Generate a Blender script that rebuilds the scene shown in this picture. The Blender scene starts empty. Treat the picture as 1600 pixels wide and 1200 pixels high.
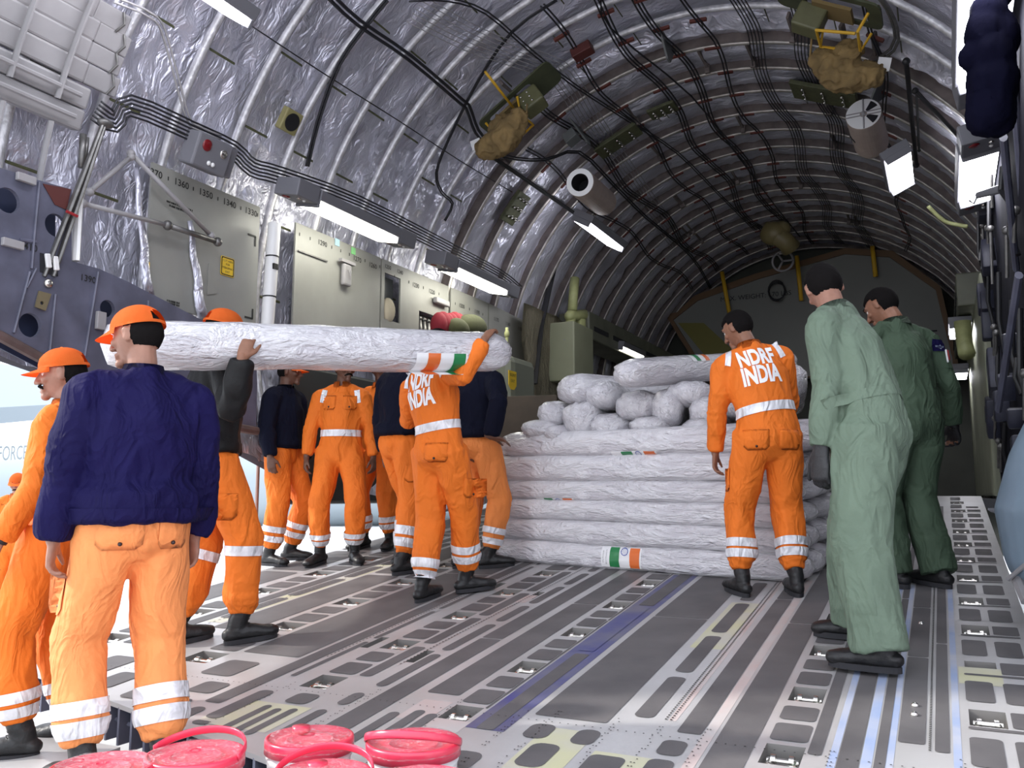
# recreated aircraft hold
import bpy, bmesh, math, random
from mathutils import Vector, Matrix, noise, Euler
from mathutils.bvhtree import BVHTree
from mathutils.geometry import tessellate_polygon
random.seed(7)
SC = bpy.context.scene
COL = SC.collection
PI = math.pi
def V(*a): return Vector(a)

# ---------------------------------------------------------------- camera
FPX = 1350.0
CP = math.atan(175 / FPX)
_y = Vector((680 / FPX, -175 / FPX, 1)).normalized()       # aircraft axis in camera axes (right, up, forward)
_z = Vector((0, math.cos(CP), math.sin(CP)))
_x = Vector((_z[1]*_y[2]-_z[2]*_y[1], _z[2]*_y[0]-_z[0]*_y[2], _z[0]*_y[1]-_z[1]*_y[0]))
CR = Vector((_x[0], _y[0], _z[0])); CU = Vector((_x[1], _y[1], _z[1])); CF = Vector((_x[2], _y[2], _z[2]))
cam = bpy.data.cameras.new('camera'); cam.sensor_width = 36; cam.lens = FPX / 1600 * 36
cam.clip_start = .05; cam.clip_end = 500
co = bpy.data.objects.new('camera', cam); COL.objects.link(co)
m3 = Matrix((CR, CU, -CF)).transposed()
co.matrix_world = m3.to_4x4()
SC.camera = co
# ---------------------------------------------------------------- light and exposure
SC.view_settings.view_transform = 'Standard'; SC.view_settings.look = 'None'
SC.view_settings.gamma = 1; SC.view_settings.exposure = 0.2
SC.view_settings.use_curve_mapping = False
W = bpy.data.worlds.new('sky'); SC.world = W; W.use_nodes = True
bg = W.node_tree.nodes['Background']; bg.inputs[0].default_value = (.86, .91, 1.0, 1); bg.inputs[1].default_value = 2.3
sun = bpy.data.lights.new('sun', 'SUN'); sun.energy = 3.6; sun.angle = .03; sun.color = (1, .95, .88)
so = bpy.data.objects.new('sun', sun); COL.objects.link(so)
so.rotation_euler = Vector((-.80, -.30, .54)).to_track_quat('Z', 'Y').to_euler()
LAMP = 13.0        # emission of the fluorescent diffusers

# ---------------------------------------------------------------- geometry of the hold
CX, CZ, RR = -2.2, 1.64, 3.3          # fuselage axis and inner radius
RA, RS = 1.23, .118                   # ramp plane z = -RA + RS*y
def rampz(y): return -RA + RS*y if y < 10.4 else 0.0
def ray(px, py):
    c = Vector(((px-800)/FPX, (600-py)/FPX, 1)); return CR*c[0] + CU*c[1] + CF*c[2]
def at(px, py, X=None, Y=None, Z=None, t=None):
    r = ray(px, py)
    if X is not None: t = X / r[0]
    elif Y is not None: t = Y / r[1]
    elif Z is not None: t = Z / r[2]
    return r*t
def onramp(px, py):
    r = ray(px, py); return r*(RA/(RS*r[1]-r[2]))

# ---------------------------------------------------------------- materials
MATS = {}
def mat(name, col, rough=.6, metal=0, spec=.5, noise_amt=0, nscale=8, bump=0, bscale=30, coat=0, coatr=.1,
        emit=None, es=0, stretch=(1,1,1), col2=None, alpha=1, bdist=.01, det=4, sss=0, trans=0, coords='Object', fold=0):
    if name in MATS: return MATS[name]
    m = bpy.data.materials.new(name); m.use_nodes = True; n = m.node_tree; b = n.nodes['Principled BSDF']
    b.inputs['Base Color'].default_value = (*col, 1); b.inputs['Roughness'].default_value = rough
    b.inputs['Metallic'].default_value = metal; b.inputs['Specular IOR Level'].default_value = spec
    b.inputs['Coat Weight'].default_value = coat; b.inputs['Coat Roughness'].default_value = coatr
    b.inputs['Transmission Weight'].default_value = trans
    if alpha < 1: b.inputs['Alpha'].default_value = alpha
    if sss: b.inputs['Subsurface Weight'].default_value = sss; b.inputs['Subsurface Radius'].default_value = (.02,.008,.004)
    if emit: b.inputs['Emission Color'].default_value = (*emit, 1); b.inputs['Emission Strength'].default_value = es
    if noise_amt or bump:
        tc = n.nodes.new('ShaderNodeTexCoord'); mp = n.nodes.new('ShaderNodeMapping'); mp.inputs['Scale'].default_value = stretch
        n.links.new(tc.outputs[coords], mp.inputs[0])
    if noise_amt:
        t = n.nodes.new('ShaderNodeTexNoise'); t.inputs['Scale'].default_value = nscale; t.inputs['Detail'].default_value = det
        n.links.new(mp.outputs[0], t.inputs['Vector'])
        r = n.nodes.new('ShaderNodeValToRGB'); r.color_ramp.elements[0].position = .35; r.color_ramp.elements[1].position = .68
        c2 = col2 or tuple(c*(1-noise_amt) for c in col)
        r.color_ramp.elements[0].color = (*c2, 1); r.color_ramp.elements[1].color = (*col, 1)
        n.links.new(t.outputs['Fac'], r.inputs[0]); n.links.new(r.outputs[0], b.inputs['Base Color'])
    if bump:
        t2 = n.nodes.new('ShaderNodeTexNoise'); t2.inputs['Scale'].default_value = bscale; t2.inputs['Detail'].default_value = 3
        n.links.new(mp.outputs[0], t2.inputs['Vector'])
        bp = n.nodes.new('ShaderNodeBump'); bp.inputs['Strength'].default_value = bump; bp.inputs['Distance'].default_value = bdist
        n.links.new(t2.outputs['Fac'], bp.inputs['Height']); n.links.new(bp.outputs[0], b.inputs['Normal'])
    if fold:
        tf = n.nodes.new('ShaderNodeTexNoise'); tf.inputs['Scale'].default_value = 5.5; tf.inputs['Detail'].default_value = 2.5; tf.inputs['Distortion'].default_value = 1.2
        mf = n.nodes.new('ShaderNodeMapping'); mf.inputs['Scale'].default_value = (1.5, 1.5, .75); tcf = n.nodes.new('ShaderNodeTexCoord')
        n.links.new(tcf.outputs['Object'], mf.inputs[0]); n.links.new(mf.outputs[0], tf.inputs['Vector'])
        ma = n.nodes.new('ShaderNodeMath'); ma.operation = 'SUBTRACT'; ma.inputs[1].default_value = .5; mb = n.nodes.new('ShaderNodeMath'); mb.operation = 'ABSOLUTE'
        n.links.new(tf.outputs['Fac'], ma.inputs[0]); n.links.new(ma.outputs[0], mb.inputs[0])
        bf = n.nodes.new('ShaderNodeBump'); bf.inputs['Strength'].default_value = fold; bf.inputs['Distance'].default_value = .06; bf.invert = True
        n.links.new(mb.outputs[0], bf.inputs['Height'])
        if bump: n.links.new(bf.outputs[0], bp.inputs['Normal'])
        else: n.links.new(bf.outputs[0], b.inputs['Normal'])
    MATS[name] = m; return m
def foil_material(name, col, metal, rough, crease=1.0):
    m = bpy.data.materials.new(name); m.use_nodes = True; n = m.node_tree; b = n.nodes['Principled BSDF']; L = n.links
    tc = n.nodes.new('ShaderNodeTexCoord')
    mp = n.nodes.new('ShaderNodeMapping'); mp.inputs['Scale'].default_value = (.55, 1.2, .55); L.new(tc.outputs['Object'], mp.inputs[0])
    def nz(scale, det, dist=0, src=mp):
        t = n.nodes.new('ShaderNodeTexNoise'); t.inputs['Scale'].default_value = scale; t.inputs['Detail'].default_value = det
        t.inputs['Distortion'].default_value = dist; L.new(src.outputs[0], t.inputs['Vector']); return t
    big = nz(2.6, 2, .8); fine = nz(8, 2.5, 1.6); vf = nz(34, 2, .8)
    vo = n.nodes.new('ShaderNodeTexVoronoi'); vo.feature = 'DISTANCE_TO_EDGE'; vo.inputs['Scale'].default_value = 4.5
    mx = n.nodes.new('ShaderNodeVectorMath'); mx.operation = 'ADD'
    sc = n.nodes.new('ShaderNodeVectorMath'); sc.operation = 'SCALE'; sc.inputs['Scale'].default_value = .35
    L.new(fine.outputs['Color'], sc.inputs[0]); L.new(mp.outputs[0], mx.inputs[0]); L.new(sc.outputs[0], mx.inputs[1]); L.new(mx.outputs[0], vo.inputs['Vector'])
    def bump(h, s, d, nin=None):
        bp = n.nodes.new('ShaderNodeBump'); bp.inputs['Strength'].default_value = s; bp.inputs['Distance'].default_value = d
        L.new(h, bp.inputs['Height'])
        if nin: L.new(nin.outputs[0], bp.inputs['Normal'])
        return bp
    b1 = bump(big.outputs['Fac'], .7*crease, .12); b2 = bump(fine.outputs['Fac'], .5*crease, .035, b1)
    b3 = bump(vo.outputs['Distance'], .4*crease, .06, b2); b4 = bump(vf.outputs['Fac'], .28*crease, .008, b3)
    L.new(b4.outputs[0], b.inputs['Normal'])
    r = n.nodes.new('ShaderNodeValToRGB'); r.color_ramp.elements[0].position = .3; r.color_ramp.elements[1].position = .7
    r.color_ramp.elements[0].color = (*[c*.72 for c in col], 1); r.color_ramp.elements[1].color = (*col, 1)
    L.new(big.outputs['Fac'], r.inputs[0]); L.new(r.outputs[0], b.inputs['Base Color'])
    b.inputs['Metallic'].default_value = metal; b.inputs['Roughness'].default_value = rough
    MATS[name] = m; return m
foil = foil_material('foil blanket', (.80, .80, .92), .62, .36)
M_frame = mat('padded frame', (.74, .73, .76), .32, .35, noise_amt=.35, nscale=14, bump=.5, bscale=40)
M_framet = mat('thin frame edge', (.62, .58, .54), .35, .5, noise_amt=.4, nscale=9)
M_web = mat('frame web primer', (.20, .165, .155), .6, .2, noise_amt=.4, nscale=7)
M_black = mat('black rubber', (.012, .012, .014), .5)
M_cable = mat('black cable', (.015, .015, .02), .45)
M_dark = mat('dark void', (.012, .012, .016), .9)
M_steel = mat('bright steel', (.62, .60, .56), .22, .95)
M_dsteel = mat('dull steel', (.20, .195, .19), .42, .7, noise_amt=.3, nscale=20)
M_panel = mat('grey panel', (.30, .30, .275), .45, noise_amt=.12, nscale=3)
M_panel_d = mat('dark grey panel', (.145, .155, .155), .5, noise_amt=.2, nscale=4)
M_bluegrey = mat('blue grey paint', (.115, .118, .17), .5, noise_amt=.35, nscale=5, bump=.1, bscale=20)
M_beam = mat('light grey beam', (.33, .32, .33), .42, noise_amt=.15, nscale=4)
M_print = mat('black print', (.015, .015, .015), .6)
M_yellow = mat('yellow paint', (.62, .36, .02), .5)
M_ylabel = mat('yellow label', (.75, .50, .02), .45)
M_red = mat('red lens', (.16, .004, .008), .25, coat=.5)
M_redp = mat('red paint', (.30, .015, .02), .5)
M_maroon = mat('maroon paint', (.085, .018, .015), .6)
M_duct = mat('pale green duct', (.42, .44, .20), .5, noise_amt=.2, nscale=9)
M_olive = mat('olive board', (.09, .095, .045), .6, noise_amt=.3, nscale=20)
M_tan = mat('tan canvas', (.27, .18, .07), .85, noise_amt=.45, nscale=7, bump=.8, bscale=18)
M_cyl = mat('beige cylinder', (.36, .29, .25), .5, noise_amt=.12, nscale=9)
M_white = mat('white enamel', (.78, .78, .78), .4)
M_clamp = mat('red clamp', (.12, .03, .022), .6)
M_lamp = mat('lamp diffuser', (.9, .9, .9), .4, emit=(1.0, .98, .86), es=LAMP)
M_lampc = mat('cool lamp diffuser', (.9, .9, .95), .4, emit=(.93, .93, 1.0), es=LAMP)
M_housing = mat('fixture housing', (.16, .16, .18), .45)
M_navyc = mat('navy jacket cloth', (.008, .006, .050), .75, spec=.12, noise_amt=.25, nscale=4, bump=.25, bscale=60, fold=.75)
M_bnavy = mat('dark navy fleece', (.006, .007, .017), .85, spec=.1, bump=.2, bscale=90, fold=.4)
M_orange = mat('orange coverall cloth', (.82, .185, .020), .72, spec=.25, noise_amt=.12, nscale=5, bump=.22, bscale=55, fold=.6)
M_orangel = mat('orange seam', (.60, .12, .012), .8, spec=.2)
M_cap = mat('orange cap cloth', (.92, .20, .035), .8, spec=.2, bump=.2, bscale=200)
M_green = mat('sage flight suit cloth', (.145, .20, .145), .7, spec=.3, noise_amt=.15, nscale=4, bump=.2, bscale=60, fold=.65)
M_greend = mat('dark green flight suit cloth', (.06, .095, .06), .75, spec=.25, noise_amt=.2, nscale=4, bump=.2, bscale=60, fold=.65)
M_refl = mat('reflective tape', (.90, .90, .94), .35, .1, noise_amt=.3, nscale=14, bump=.2, bscale=60, fold=.9)
M_skin = mat('brown skin', (.27, .125, .075), .5, spec=.4, sss=.05, noise_amt=.18, nscale=30, bump=.08, bscale=150)
M_skinl = mat('light brown skin', (.33, .165, .115), .48, spec=.4, sss=.06, noise_amt=.15, nscale=30, bump=.08, bscale=150)
M_skind = mat('dark brown skin', (.14, .065, .042), .5, spec=.4, sss=.04, noise_amt=.18, nscale=30, bump=.08, bscale=150)
M_hair = mat('black hair', (.007, .006, .006), .9, spec=.08, bump=.35, bscale=260, bdist=.002)
M_leather = mat('black leather', (.012, .012, .013), .45, spec=.45, noise_amt=.2, nscale=20, bump=.25, bscale=60)
M_brownl = mat('brown black leather', (.028, .016, .012), .35, spec=.6, bump=.25, bscale=60)
M_sole = mat('boot sole', (.018, .018, .022), .75)
M_glove = mat('black glove', (.018, .018, .020), .5, bump=.3, bscale=90)
M_eyew = mat('eye white', (.7, .66, .62), .3)
M_eyeb = mat('iris', (.02, .012, .008), .2)
M_button = mat('black button', (.02, .01, .012), .35)
M_textw = mat('white print', (.88, .88, .90), .55)
M_wrap = None

# ---------------------------------------------------------------- mesh helpers
def link(name, me, mats, parent=None, kind=None, smooth=None):
    o = bpy.data.objects.new(name, me); COL.objects.link(o)
    if not isinstance(mats, (list, tuple)): mats = [mats]
    for m in mats: me.materials.append(m)
    if parent is not None:
        o.parent = parent
        me.transform(Matrix.Translation(-Vector(parent_origin(parent))))
    if kind: o['kind'] = kind
    return o
def parent_origin(p):
    v = Vector((0,0,0))
    while p is not None:
        v += p.location; p = p.parent
    return v
def obj(name, bm, mats, parent=None, smooth=False, kind=None):
    me = bpy.data.meshes.new(name); bmesh.ops.recalc_face_normals(bm, faces=bm.faces[:]); bm.to_mesh(me); bm.free()
    if smooth:
        for p in me.polygons: p.use_smooth = True
        if smooth == 'auto':
            me.set_sharp_from_angle(angle=math.radians(40))
    return link(name, me, mats, parent, kind)
def tag(o, label, cat, group=None):
    o['label'] = label; o['category'] = cat
    if group: o['group'] = group
    return o
def thing(name, label, cat, loc=(0,0,0), group=None):
    o = bpy.data.objects.new(name, None); COL.objects.link(o); o.location = loc; o.empty_display_size = .1
    tag(o, label, cat, group); return o
def copy_tree(o, parent=None):
    c = o.copy(); COL.objects.link(c)
    if parent is not None: c.parent = parent
    for ch in list(o.children): copy_tree(ch, c)
    return c
def box(bm, c, s, rot=None, mi=0, bev=0):
    r = bmesh.ops.create_cube(bm, size=1); vs = r['verts']
    M = Matrix.Translation(Vector(c)) @ (rot.to_4x4() if rot is not None else Matrix.Identity(4)) @ Matrix.Diagonal((*s, 1))
    bmesh.ops.transform(bm, matrix=M, verts=vs)
    fs = set(f for v in vs for f in v.link_faces)
    for f in fs: f.material_index = mi
    if bev:
        es = list(set(e for v in vs for e in v.link_edges))
        bmesh.ops.bevel(bm, geom=es, offset=bev, segments=2, affect='EDGES', profile=.5)
def frame_axes(d, ref=None):
    d = d.normalized()
    r = Vector(ref) if ref is not None else (Vector((0,0,1)) if abs(d[2]) < .9 else Vector((1,0,0)))
    x = r - d*r.dot(d)
    if x.length < 1e-4: x = d.orthogonal()
    x.normalize(); return x, d.cross(x)
def tube(bm, pts, rad, seg=10, ref=None, caps='flat', mi=0):
    """loft of ellipses: rad is a number, or one entry per point (number or (rx, ry)); ref is the direction of rx"""
    pts = [Vector(p) for p in pts]; n = len(pts)
    if not isinstance(rad, (list, tuple)): rad = [rad]*n
    R = [(r, r) if not isinstance(r, (list, tuple)) else r for r in rad]
    tang = []
    for i in range(n):
        a = pts[max(0, i-1)]; b = pts[min(n-1, i+1)]; t = (b-a)
        tang.append(t.normalized() if t.length > 1e-9 else Vector((0,0,1)))
    rings = []; xr = None; seq = []
    if caps == 'round':
        t0 = tang[0]; r0 = min(R[0])
        for k in (0, 1, 2): a = (k+.35)*PI/2/3.35; seq.append((pts[0]-t0*r0*math.cos(a), (R[0][0]*math.sin(a), R[0][1]*math.sin(a)), t0))
    for i in range(n): seq.append((pts[i], R[i], tang[i]))
    if caps == 'round':
        t1 = tang[-1]; r1 = min(R[-1])
        for k in (2, 1, 0): a = (k+.35)*PI/2/3.35; seq.append((pts[-1]+t1*r1*math.cos(a), (R[-1][0]*math.sin(a), R[-1][1]*math.sin(a)), t1))
    prev = None
    for (p, r, t) in seq:
        if ref is not None: x, y = frame_axes(t, ref)
        elif prev is None: x, y = frame_axes(t)
        else:
            x = prev - t*prev.dot(t)
            if x.length < 1e-5: x = t.orthogonal()
            x.normalize(); y = t.cross(x)
        prev = x
        rings.append([bm.verts.new(p + x*r[0]*math.cos(2*PI*k/seg) + y*r[1]*math.sin(2*PI*k/seg)) for k in range(seg)])
    for a, b in zip(rings[:-1], rings[1:]):
        for k in range(seg):
            f = bm.faces.new((a[k], a[(k+1)%seg], b[(k+1)%seg], b[k])); f.material_index = mi
    if caps:
        f = bm.faces.new(rings[0][::-1]); f.material_index = mi
        f = bm.faces.new(rings[-1]); f.material_index = mi
    return rings
def ell(bm, c, r, rot=None, u=16, v=10, mi=0):
    s = bmesh.ops.create_uvsphere(bm, u_segments=u, v_segments=v, radius=1)
    M = Matrix.Translation(Vector(c)) @ (rot.to_4x4() if rot is not None else Matrix.Identity(4)) @ Matrix.Diagonal((*r, 1))
    bmesh.ops.transform(bm, matrix=M, verts=s['verts'])
    for vv in s['verts']:
        for f in vv.link_faces: f.material_index = mi
    return s['verts']
def plate(bm, outer, holes, o, ax, ay, th, mi=0, side_mi=None):
    """flat plate with real holes; outer/holes are 2D lists, o origin, ax/ay axes, th thickness vector"""
    side_mi = mi if side_mi is None else side_mi
    loops = [outer]+list(holes); flat = [p for l in loops for p in l]
    tris = tessellate_polygon([[Vector((p[0], p[1], 0)) for p in l] for l in loops])
    o, ax, ay, th = Vector(o), Vector(ax), Vector(ay), Vector(th)
    A = [bm.verts.new(o+ax*p[0]+ay*p[1]) for p in flat]; B = [bm.verts.new(o+ax*p[0]+ay*p[1]+th) for p in flat]
    for t in tris:
        for S_, rev in ((A, 0), (B, 1)):
            try: f = bm.faces.new([S_[i] for i in (t[::-1] if rev else t)]); f.material_index = mi
            except ValueError: pass
    k = 0
    for l in loops:
        n = len(l)
        for i in range(n):
            a, b = k+i, k+(i+1)%n
            f = bm.faces.new((A[a], A[b], B[b], B[a])); f.material_index = side_mi
        k += n
def circ(cx, cy, r, n=20, ry=None): return [(cx+r*math.cos(2*PI*i/n), cy+(ry or r)*math.sin(2*PI*i/n)) for i in range(n)]
def rrect(x0, y0, x1, y1, r, n=4):
    r = min(r, (x1-x0)/2.01, (y1-y0)/2.01); out = []
    for cx, cy, a0 in ((x1-r, y1-r, 0), (x0+r, y1-r, 90), (x0+r, y0+r, 180), (x1-r, y0+r, 270)):
        for i in range(n+1):
            a = math.radians(a0+90*i/n); out.append((cx+r*math.cos(a), cy+r*math.sin(a)))
    return out
def text_bm(s, size, M, off=0, grid=None, ext=0, align='CENTER', mi=0, bm=None):
    cu = bpy.data.curves.new('t', 'FONT'); cu.body = s; cu.size = size; cu.align_x = align; cu.align_y = 'CENTER'; cu.offset = off
    cu.extrude = ext; cu.resolution_u = 3
    o = bpy.data.objects.new('t', cu); COL.objects.link(o)
    dg = bpy.context.evaluated_depsgraph_get(); me = bpy.data.meshes.new_from_object(o.evaluated_get(dg))
    bpy.data.objects.remove(o); bpy.data.curves.remove(cu)
    b = bm or bmesh.new(); n0 = len(b.verts); t = bmesh.new(); t.from_mesh(me); bpy.data.meshes.remove(me)
    if grid:
        for ax in (0, 1):
            vals = [v.co[ax] for v in t.verts]; lo, hi = min(vals), max(vals); x = lo+grid
            while x < hi:
                no = Vector((0,0,0)); no[ax] = 1; c = Vector((0,0,0)); c[ax] = x
                bmesh.ops.bisect_plane(t, geom=t.verts[:]+t.edges[:]+t.faces[:], plane_co=c, plane_no=no); x += grid
    if M is not None: bmesh.ops.transform(t, matrix=M, verts=t.verts[:])
    tm = bpy.data.meshes.new('x'); t.to_mesh(tm); t.free(); b.from_mesh(tm); bpy.data.meshes.remove(tm)
    if mi:
        b.faces.ensure_lookup_table()
        for f in b.faces:
            if f.index >= 0 and f.verts[0].index < 0: pass
    return b
def basis(o, x, y):
    x = Vector(x).normalized(); y = Vector(y).normalized(); z = x.cross(y)
    return Matrix.Translation(Vector(o)) @ Matrix((x, y, z)).transposed().to_4x4()
def cyl_pt(theta, y, r=None):
    """point on the fuselage wall; theta from straight up, positive to the right"""
    r = RR if r is None else r
    x = r*math.sin(theta); z = r*math.cos(theta)
    if z < -.4: x = max(abs(x), 2.78+(r-3.16)*.9)*(1 if x > 0 else -1)      # the walls drop straight to the floor
    return Vector((CX + x, y, CZ + z))
def ring_hit(px, py, r=None):
    """where the sight line meets the cylinder of radius r"""
    r = RR if r is None else r; d = ray(px, py)
    a = d[0]**2+d[2]**2; b = -2*(d[0]*CX+d[2]*CZ); c = CX*CX+CZ*CZ-r*r
    t = (-b+math.sqrt(max(0, b*b-4*a*c)))/2/a; return d*t
# ================================================================ fuselage shell
def left_edge(y):
    P = [(0, 1.05), (3.35, .94), (5.0, .60), (6.05, .17), (8.8, -.19), (10.4, 0), (40, 0)]
    for (a, za), (b, zb) in zip(P[:-1], P[1:]):
        if y <= b: return za+(zb-za)*(y-a)/(b-a)
    return 0
FR = [8.79+.607*k for k in range(-11, 15)]           # frame stations
Y0S, Y1S = 1.9, 17.45
def blanket_r(th, y):
    k = (y-8.79)/.607; u = k-math.floor(k)
    soft = .05*math.sin(PI*u)**.7 if u > 0 else 0
    d = noise.noise(Vector((th*6, y*2.6, 3))) * .05 + (1-abs(noise.noise(Vector((th*13+y*4, y*3.5-th*5, 9)))))**3 * .045 - .02
    d += (1-abs(noise.noise(Vector((th*11+y*1.5, y*4-th*4, 1)))))**5 * .03
    if y > 8.5: return RR + .005 - soft*2.0 - d*min(1, 6*u, 6*(1-u))*.6
    return RR + .03 + soft*(.8) - d*min(1, 6*u, 6*(1-u))
def shell(name, th0, th1, nth, mt, clip=None, y1=Y1S):
    bm = bmesh.new(); ys = []; y = Y0S
    while y < y1: ys.append(y); y += .06 if y < 9 else .1
    ys.append(y1)
    G = []
    for y in ys:
        row = []
        for i in range(nth+1):
            a0, a1 = th0, th1
            if clip: a0, a1 = clip(y, th0, th1)
            th = a0+(a1-a0)*i/nth
            p = cyl_pt(th, y, blanket_r(th, y)); row.append(bm.verts.new(p))
        G.append(row)
    for a, b in zip(G[:-1], G[1:]):
        for i in range(nth): bm.faces.new((a[i], a[i+1], b[i+1], b[i]))
    o = obj(name, bm, mt, smooth=True, kind='structure')
    return o
thL = -math.radians(68); thR = math.radians(68)
shell('ceiling', thL, thR, 150, foil)
def clipL(y, a, b):
    z = left_edge(y); c = max(-1, min(1, (z-CZ)/RR)); return -math.acos(c), b
def clipR(y, a, b):
    z = rampz(y)-.3; c = max(-1, min(1, (z-CZ)/RR)); return a, math.acos(c)
shell('wall_left', -math.radians(110), thL, 46, foil, clipL)
shell('wall_right', thR, math.radians(125), 46, foil, clipR)
# outer skin so that daylight only comes in through the openings
bm = bmesh.new()
prev = None
for y in [Y0S, 3.35, 5, 6.05, 8.8, 10.4, 17.6]:
    aL = -math.acos(max(-1, min(1, (left_edge(y)-CZ)/3.5))); aR = math.radians(128)
    row = [bm.verts.new(cyl_pt(aL+(aR-aL)*i/60, y, 3.5)) for i in range(61)]
    if prev:
        for i in range(60): bm.faces.new((prev[i], prev[i+1], row[i+1], row[i]))
    prev = row
obj('wall_outer', bm, mat('outer skin', (.2, .2, .22), .6), smooth=True, kind='structure')
# frames
tn = 1
for y in FR:
    if y < Y0S or y > Y1S: continue
    bm = bmesh.new(); near = y < 8.5
    aL = -math.acos(max(-1, min(1, (left_edge(y)-CZ)/RR))); aR = math.acos(max(-1, (rampz(y)-.2-CZ)/RR))
    n = 90; r0 = 3.245 if near else 3.16
    for i in range(1):
        pts = [cyl_pt(aL+(aR-aL)*k/n, y + .006*noise.noise(Vector((k*.3, y, 0))), r0 + .008*noise.noise(Vector((k*.25, y*3, 5)))) for k in range(n+1)]
    if near:
        tube(bm, pts, .034, 8)
    else:
        tube(bm, pts, [(.014, .030)]*(n+1), 8, ref=None, mi=0)
        outer = [cyl_pt(aL+(aR-aL)*k/n, y, 3.33) for k in range(n+1)]; inner = [cyl_pt(aL+(aR-aL)*k/n, y, 3.17) for k in range(n+1)]
        ov = [bm.verts.new(p) for p in outer]; iv = [bm.verts.new(p) for p in inner]
        ov2 = [bm.verts.new(p+V(0,.012,0)) for p in outer]; iv2 = [bm.verts.new(p+V(0,.012,0)) for p in inner]
        for k in range(n):
            f = bm.faces.new((ov[k], ov[k+1], iv[k+1], iv[k])); f.material_index = 1
            f = bm.faces.new((ov2[k+1], ov2[k], iv2[k], iv2[k+1])); f.material_index = 1
    obj('trim_%d' % tn, bm, [M_frame if near else M_framet, M_web], smooth=True, kind='structure'); tn += 1
# stringer clips: short dark bars standing off the blankets between the frames
bm = bmesh.new()
for j, th in enumerate([math.radians(a) for a in range(-84, 96, 12)]):
    for y in FR:
        if y < 2.5 or y > 15: continue
        t2 = th + math.radians(3.5)*(1 if int(y*7) % 2 else -1)
        a = cyl_pt(t2, y+.04, 3.235); b = cyl_pt(t2, y+.30, 3.235)
        tube(bm, [a, b], [(.012, .006)]*2, 4)
obj('trim_%d' % tn, bm, M_olive, kind='structure'); tn += 1
# longitudinal beams beyond the ramp hinge, both sides: side ledges of the forward hold
for sx, nm in ((-1, 'l'), (1, 'r')):
    bm = bmesh.new()
    xw = CX+sx*3.0
    ys = (10.2, 17.3)
    for (x, z, w, h) in ((xw-sx*.30, 2.55, .5, .42), (xw-sx*.12, .75, .34, 1.5)):
        box(bm, (x, (11.9+17.3)/2, z), (w, 5.4, h), bev=.02)
        for q_ in range(6): box(bm, (x-sx*w/2, 12.4+q_*.85, z-.03), (.02, .62, .07), mi=1)
    obj('trim_%d' % tn, bm, [mat('olive grey ledge', (.16, .165, .12), .5, noise_amt=.3, nscale=3), M_dark], kind='structure'); tn += 1
# ================================================================ cargo floor beyond the hinge, forward bulkhead
bm = bmesh.new(); box(bm, (CX, 14.3, -.08), (5.7, 7.0, .1)); obj('floor_forward', bm, mat('cargo floor', (.10, .10, .11), .5, .3, noise_amt=.4, nscale=6), kind='structure')
bm = bmesh.new()
n = 60; c = [bm.verts.new(cyl_pt(2*PI*k/n, 17.5, 3.42)) for k in range(n)]; bm.faces.new(c)
obj('wall_front', bm, mat('bulkhead', (.06, .062, .05), .7, noise_amt=.3, nscale=2), kind='structure')

# ================================================================ ramp floor
def P2(x, y, dz=0): return V(x, y, rampz(y)+dz)
M_rl = mat('worn ramp paint', (.52, .515, .52), .38, .2, noise_amt=.5, nscale=1.6, col2=(.41, .40, .40), det=8, bump=.05, bscale=60)
M_rd = mat('non skid strip', (.082, .078, .082), .62, noise_amt=.6, nscale=3.5, col2=(.125, .118, .12), det=10, bump=.3, bscale=300, bdist=.002)
M_ry = mat('yellow worn paint', (.55, .54, .34), .45, noise_amt=.4, nscale=4, col2=(.52, .50, .44))
M_rb = mat('blue worn paint', (.055, .06, .20), .45, noise_amt=.6, nscale=5, col2=(.13, .13, .19), det=8)
M_rlb = mat('light blue worn paint', (.26, .34, .54), .45, noise_amt=.6, nscale=4, col2=(.44, .46, .53))
M_rp = mat('pink worn paint', (.52, .40, .38), .45, noise_amt=.6, nscale=4, col2=(.50, .47, .46))
M_pit = mat('tie down pit', (.22, .21, .20), .5, .4)
RAMP_Y0, RAMP_Y1 = 2.5, 10.4
RX0, RX1 = -4.95, .32
def yedge(x): return RAMP_Y0+max(0, -2.2-x)*.23
pits = []      # x0,x1,y0,y1
ringpos = []
def pit(xc, yc, w, l, ring=True):
    pits.append((xc-w/2, xc+w/2, yc-l/2, yc+l/2))
    if ring: ringpos.append((xc, yc, w, l))
import itertools
ringlanes = {-4.35: (.20, 3.55), -3.49: (.19, 3.42), -2.60: (.15, 3.28), -1.79: (.13, 3.12), -.545: (.13, 3.12), .085: (.12, 3.05)}
for xc, (w, ys) in ringlanes.items():
    k = 0
    step = .62
    while ys+k*step < 10.2:
        y = ys+k*step
        pit(xc, y, w, .17); k += 1
slots = [(-2.38, 3.75), (-2.38, 5.1), (-2.76, 3.9), (-2.76, 5.3)]
for x, y in slots: pit(x, y, .05, .2, False)
xs = sorted(set([RX0, RX1, -2.2]+[p[0] for p in pits]+[p[1] for p in pits]))
bm = bmesh.new()
for x0, x1 in zip(xs[:-1], xs[1:]):
    hs = sorted([(p[2], p[3]) for p in pits if p[0] <= x0+1e-6 and p[1] >= x1-1e-6])
    y = None
    for a, b in hs+[(RAMP_Y1, None)]:
        if y is None or a > y:
            ya_, yb_ = (yedge(x0), yedge(x1)) if y is None else (y, y)
            vs = [bm.verts.new(P2(*q)) for q in ((x0, ya_), (x1, yb_), (x1, a), (x0, a))]; bm.faces.new(vs)
        if b: y = b
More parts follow.
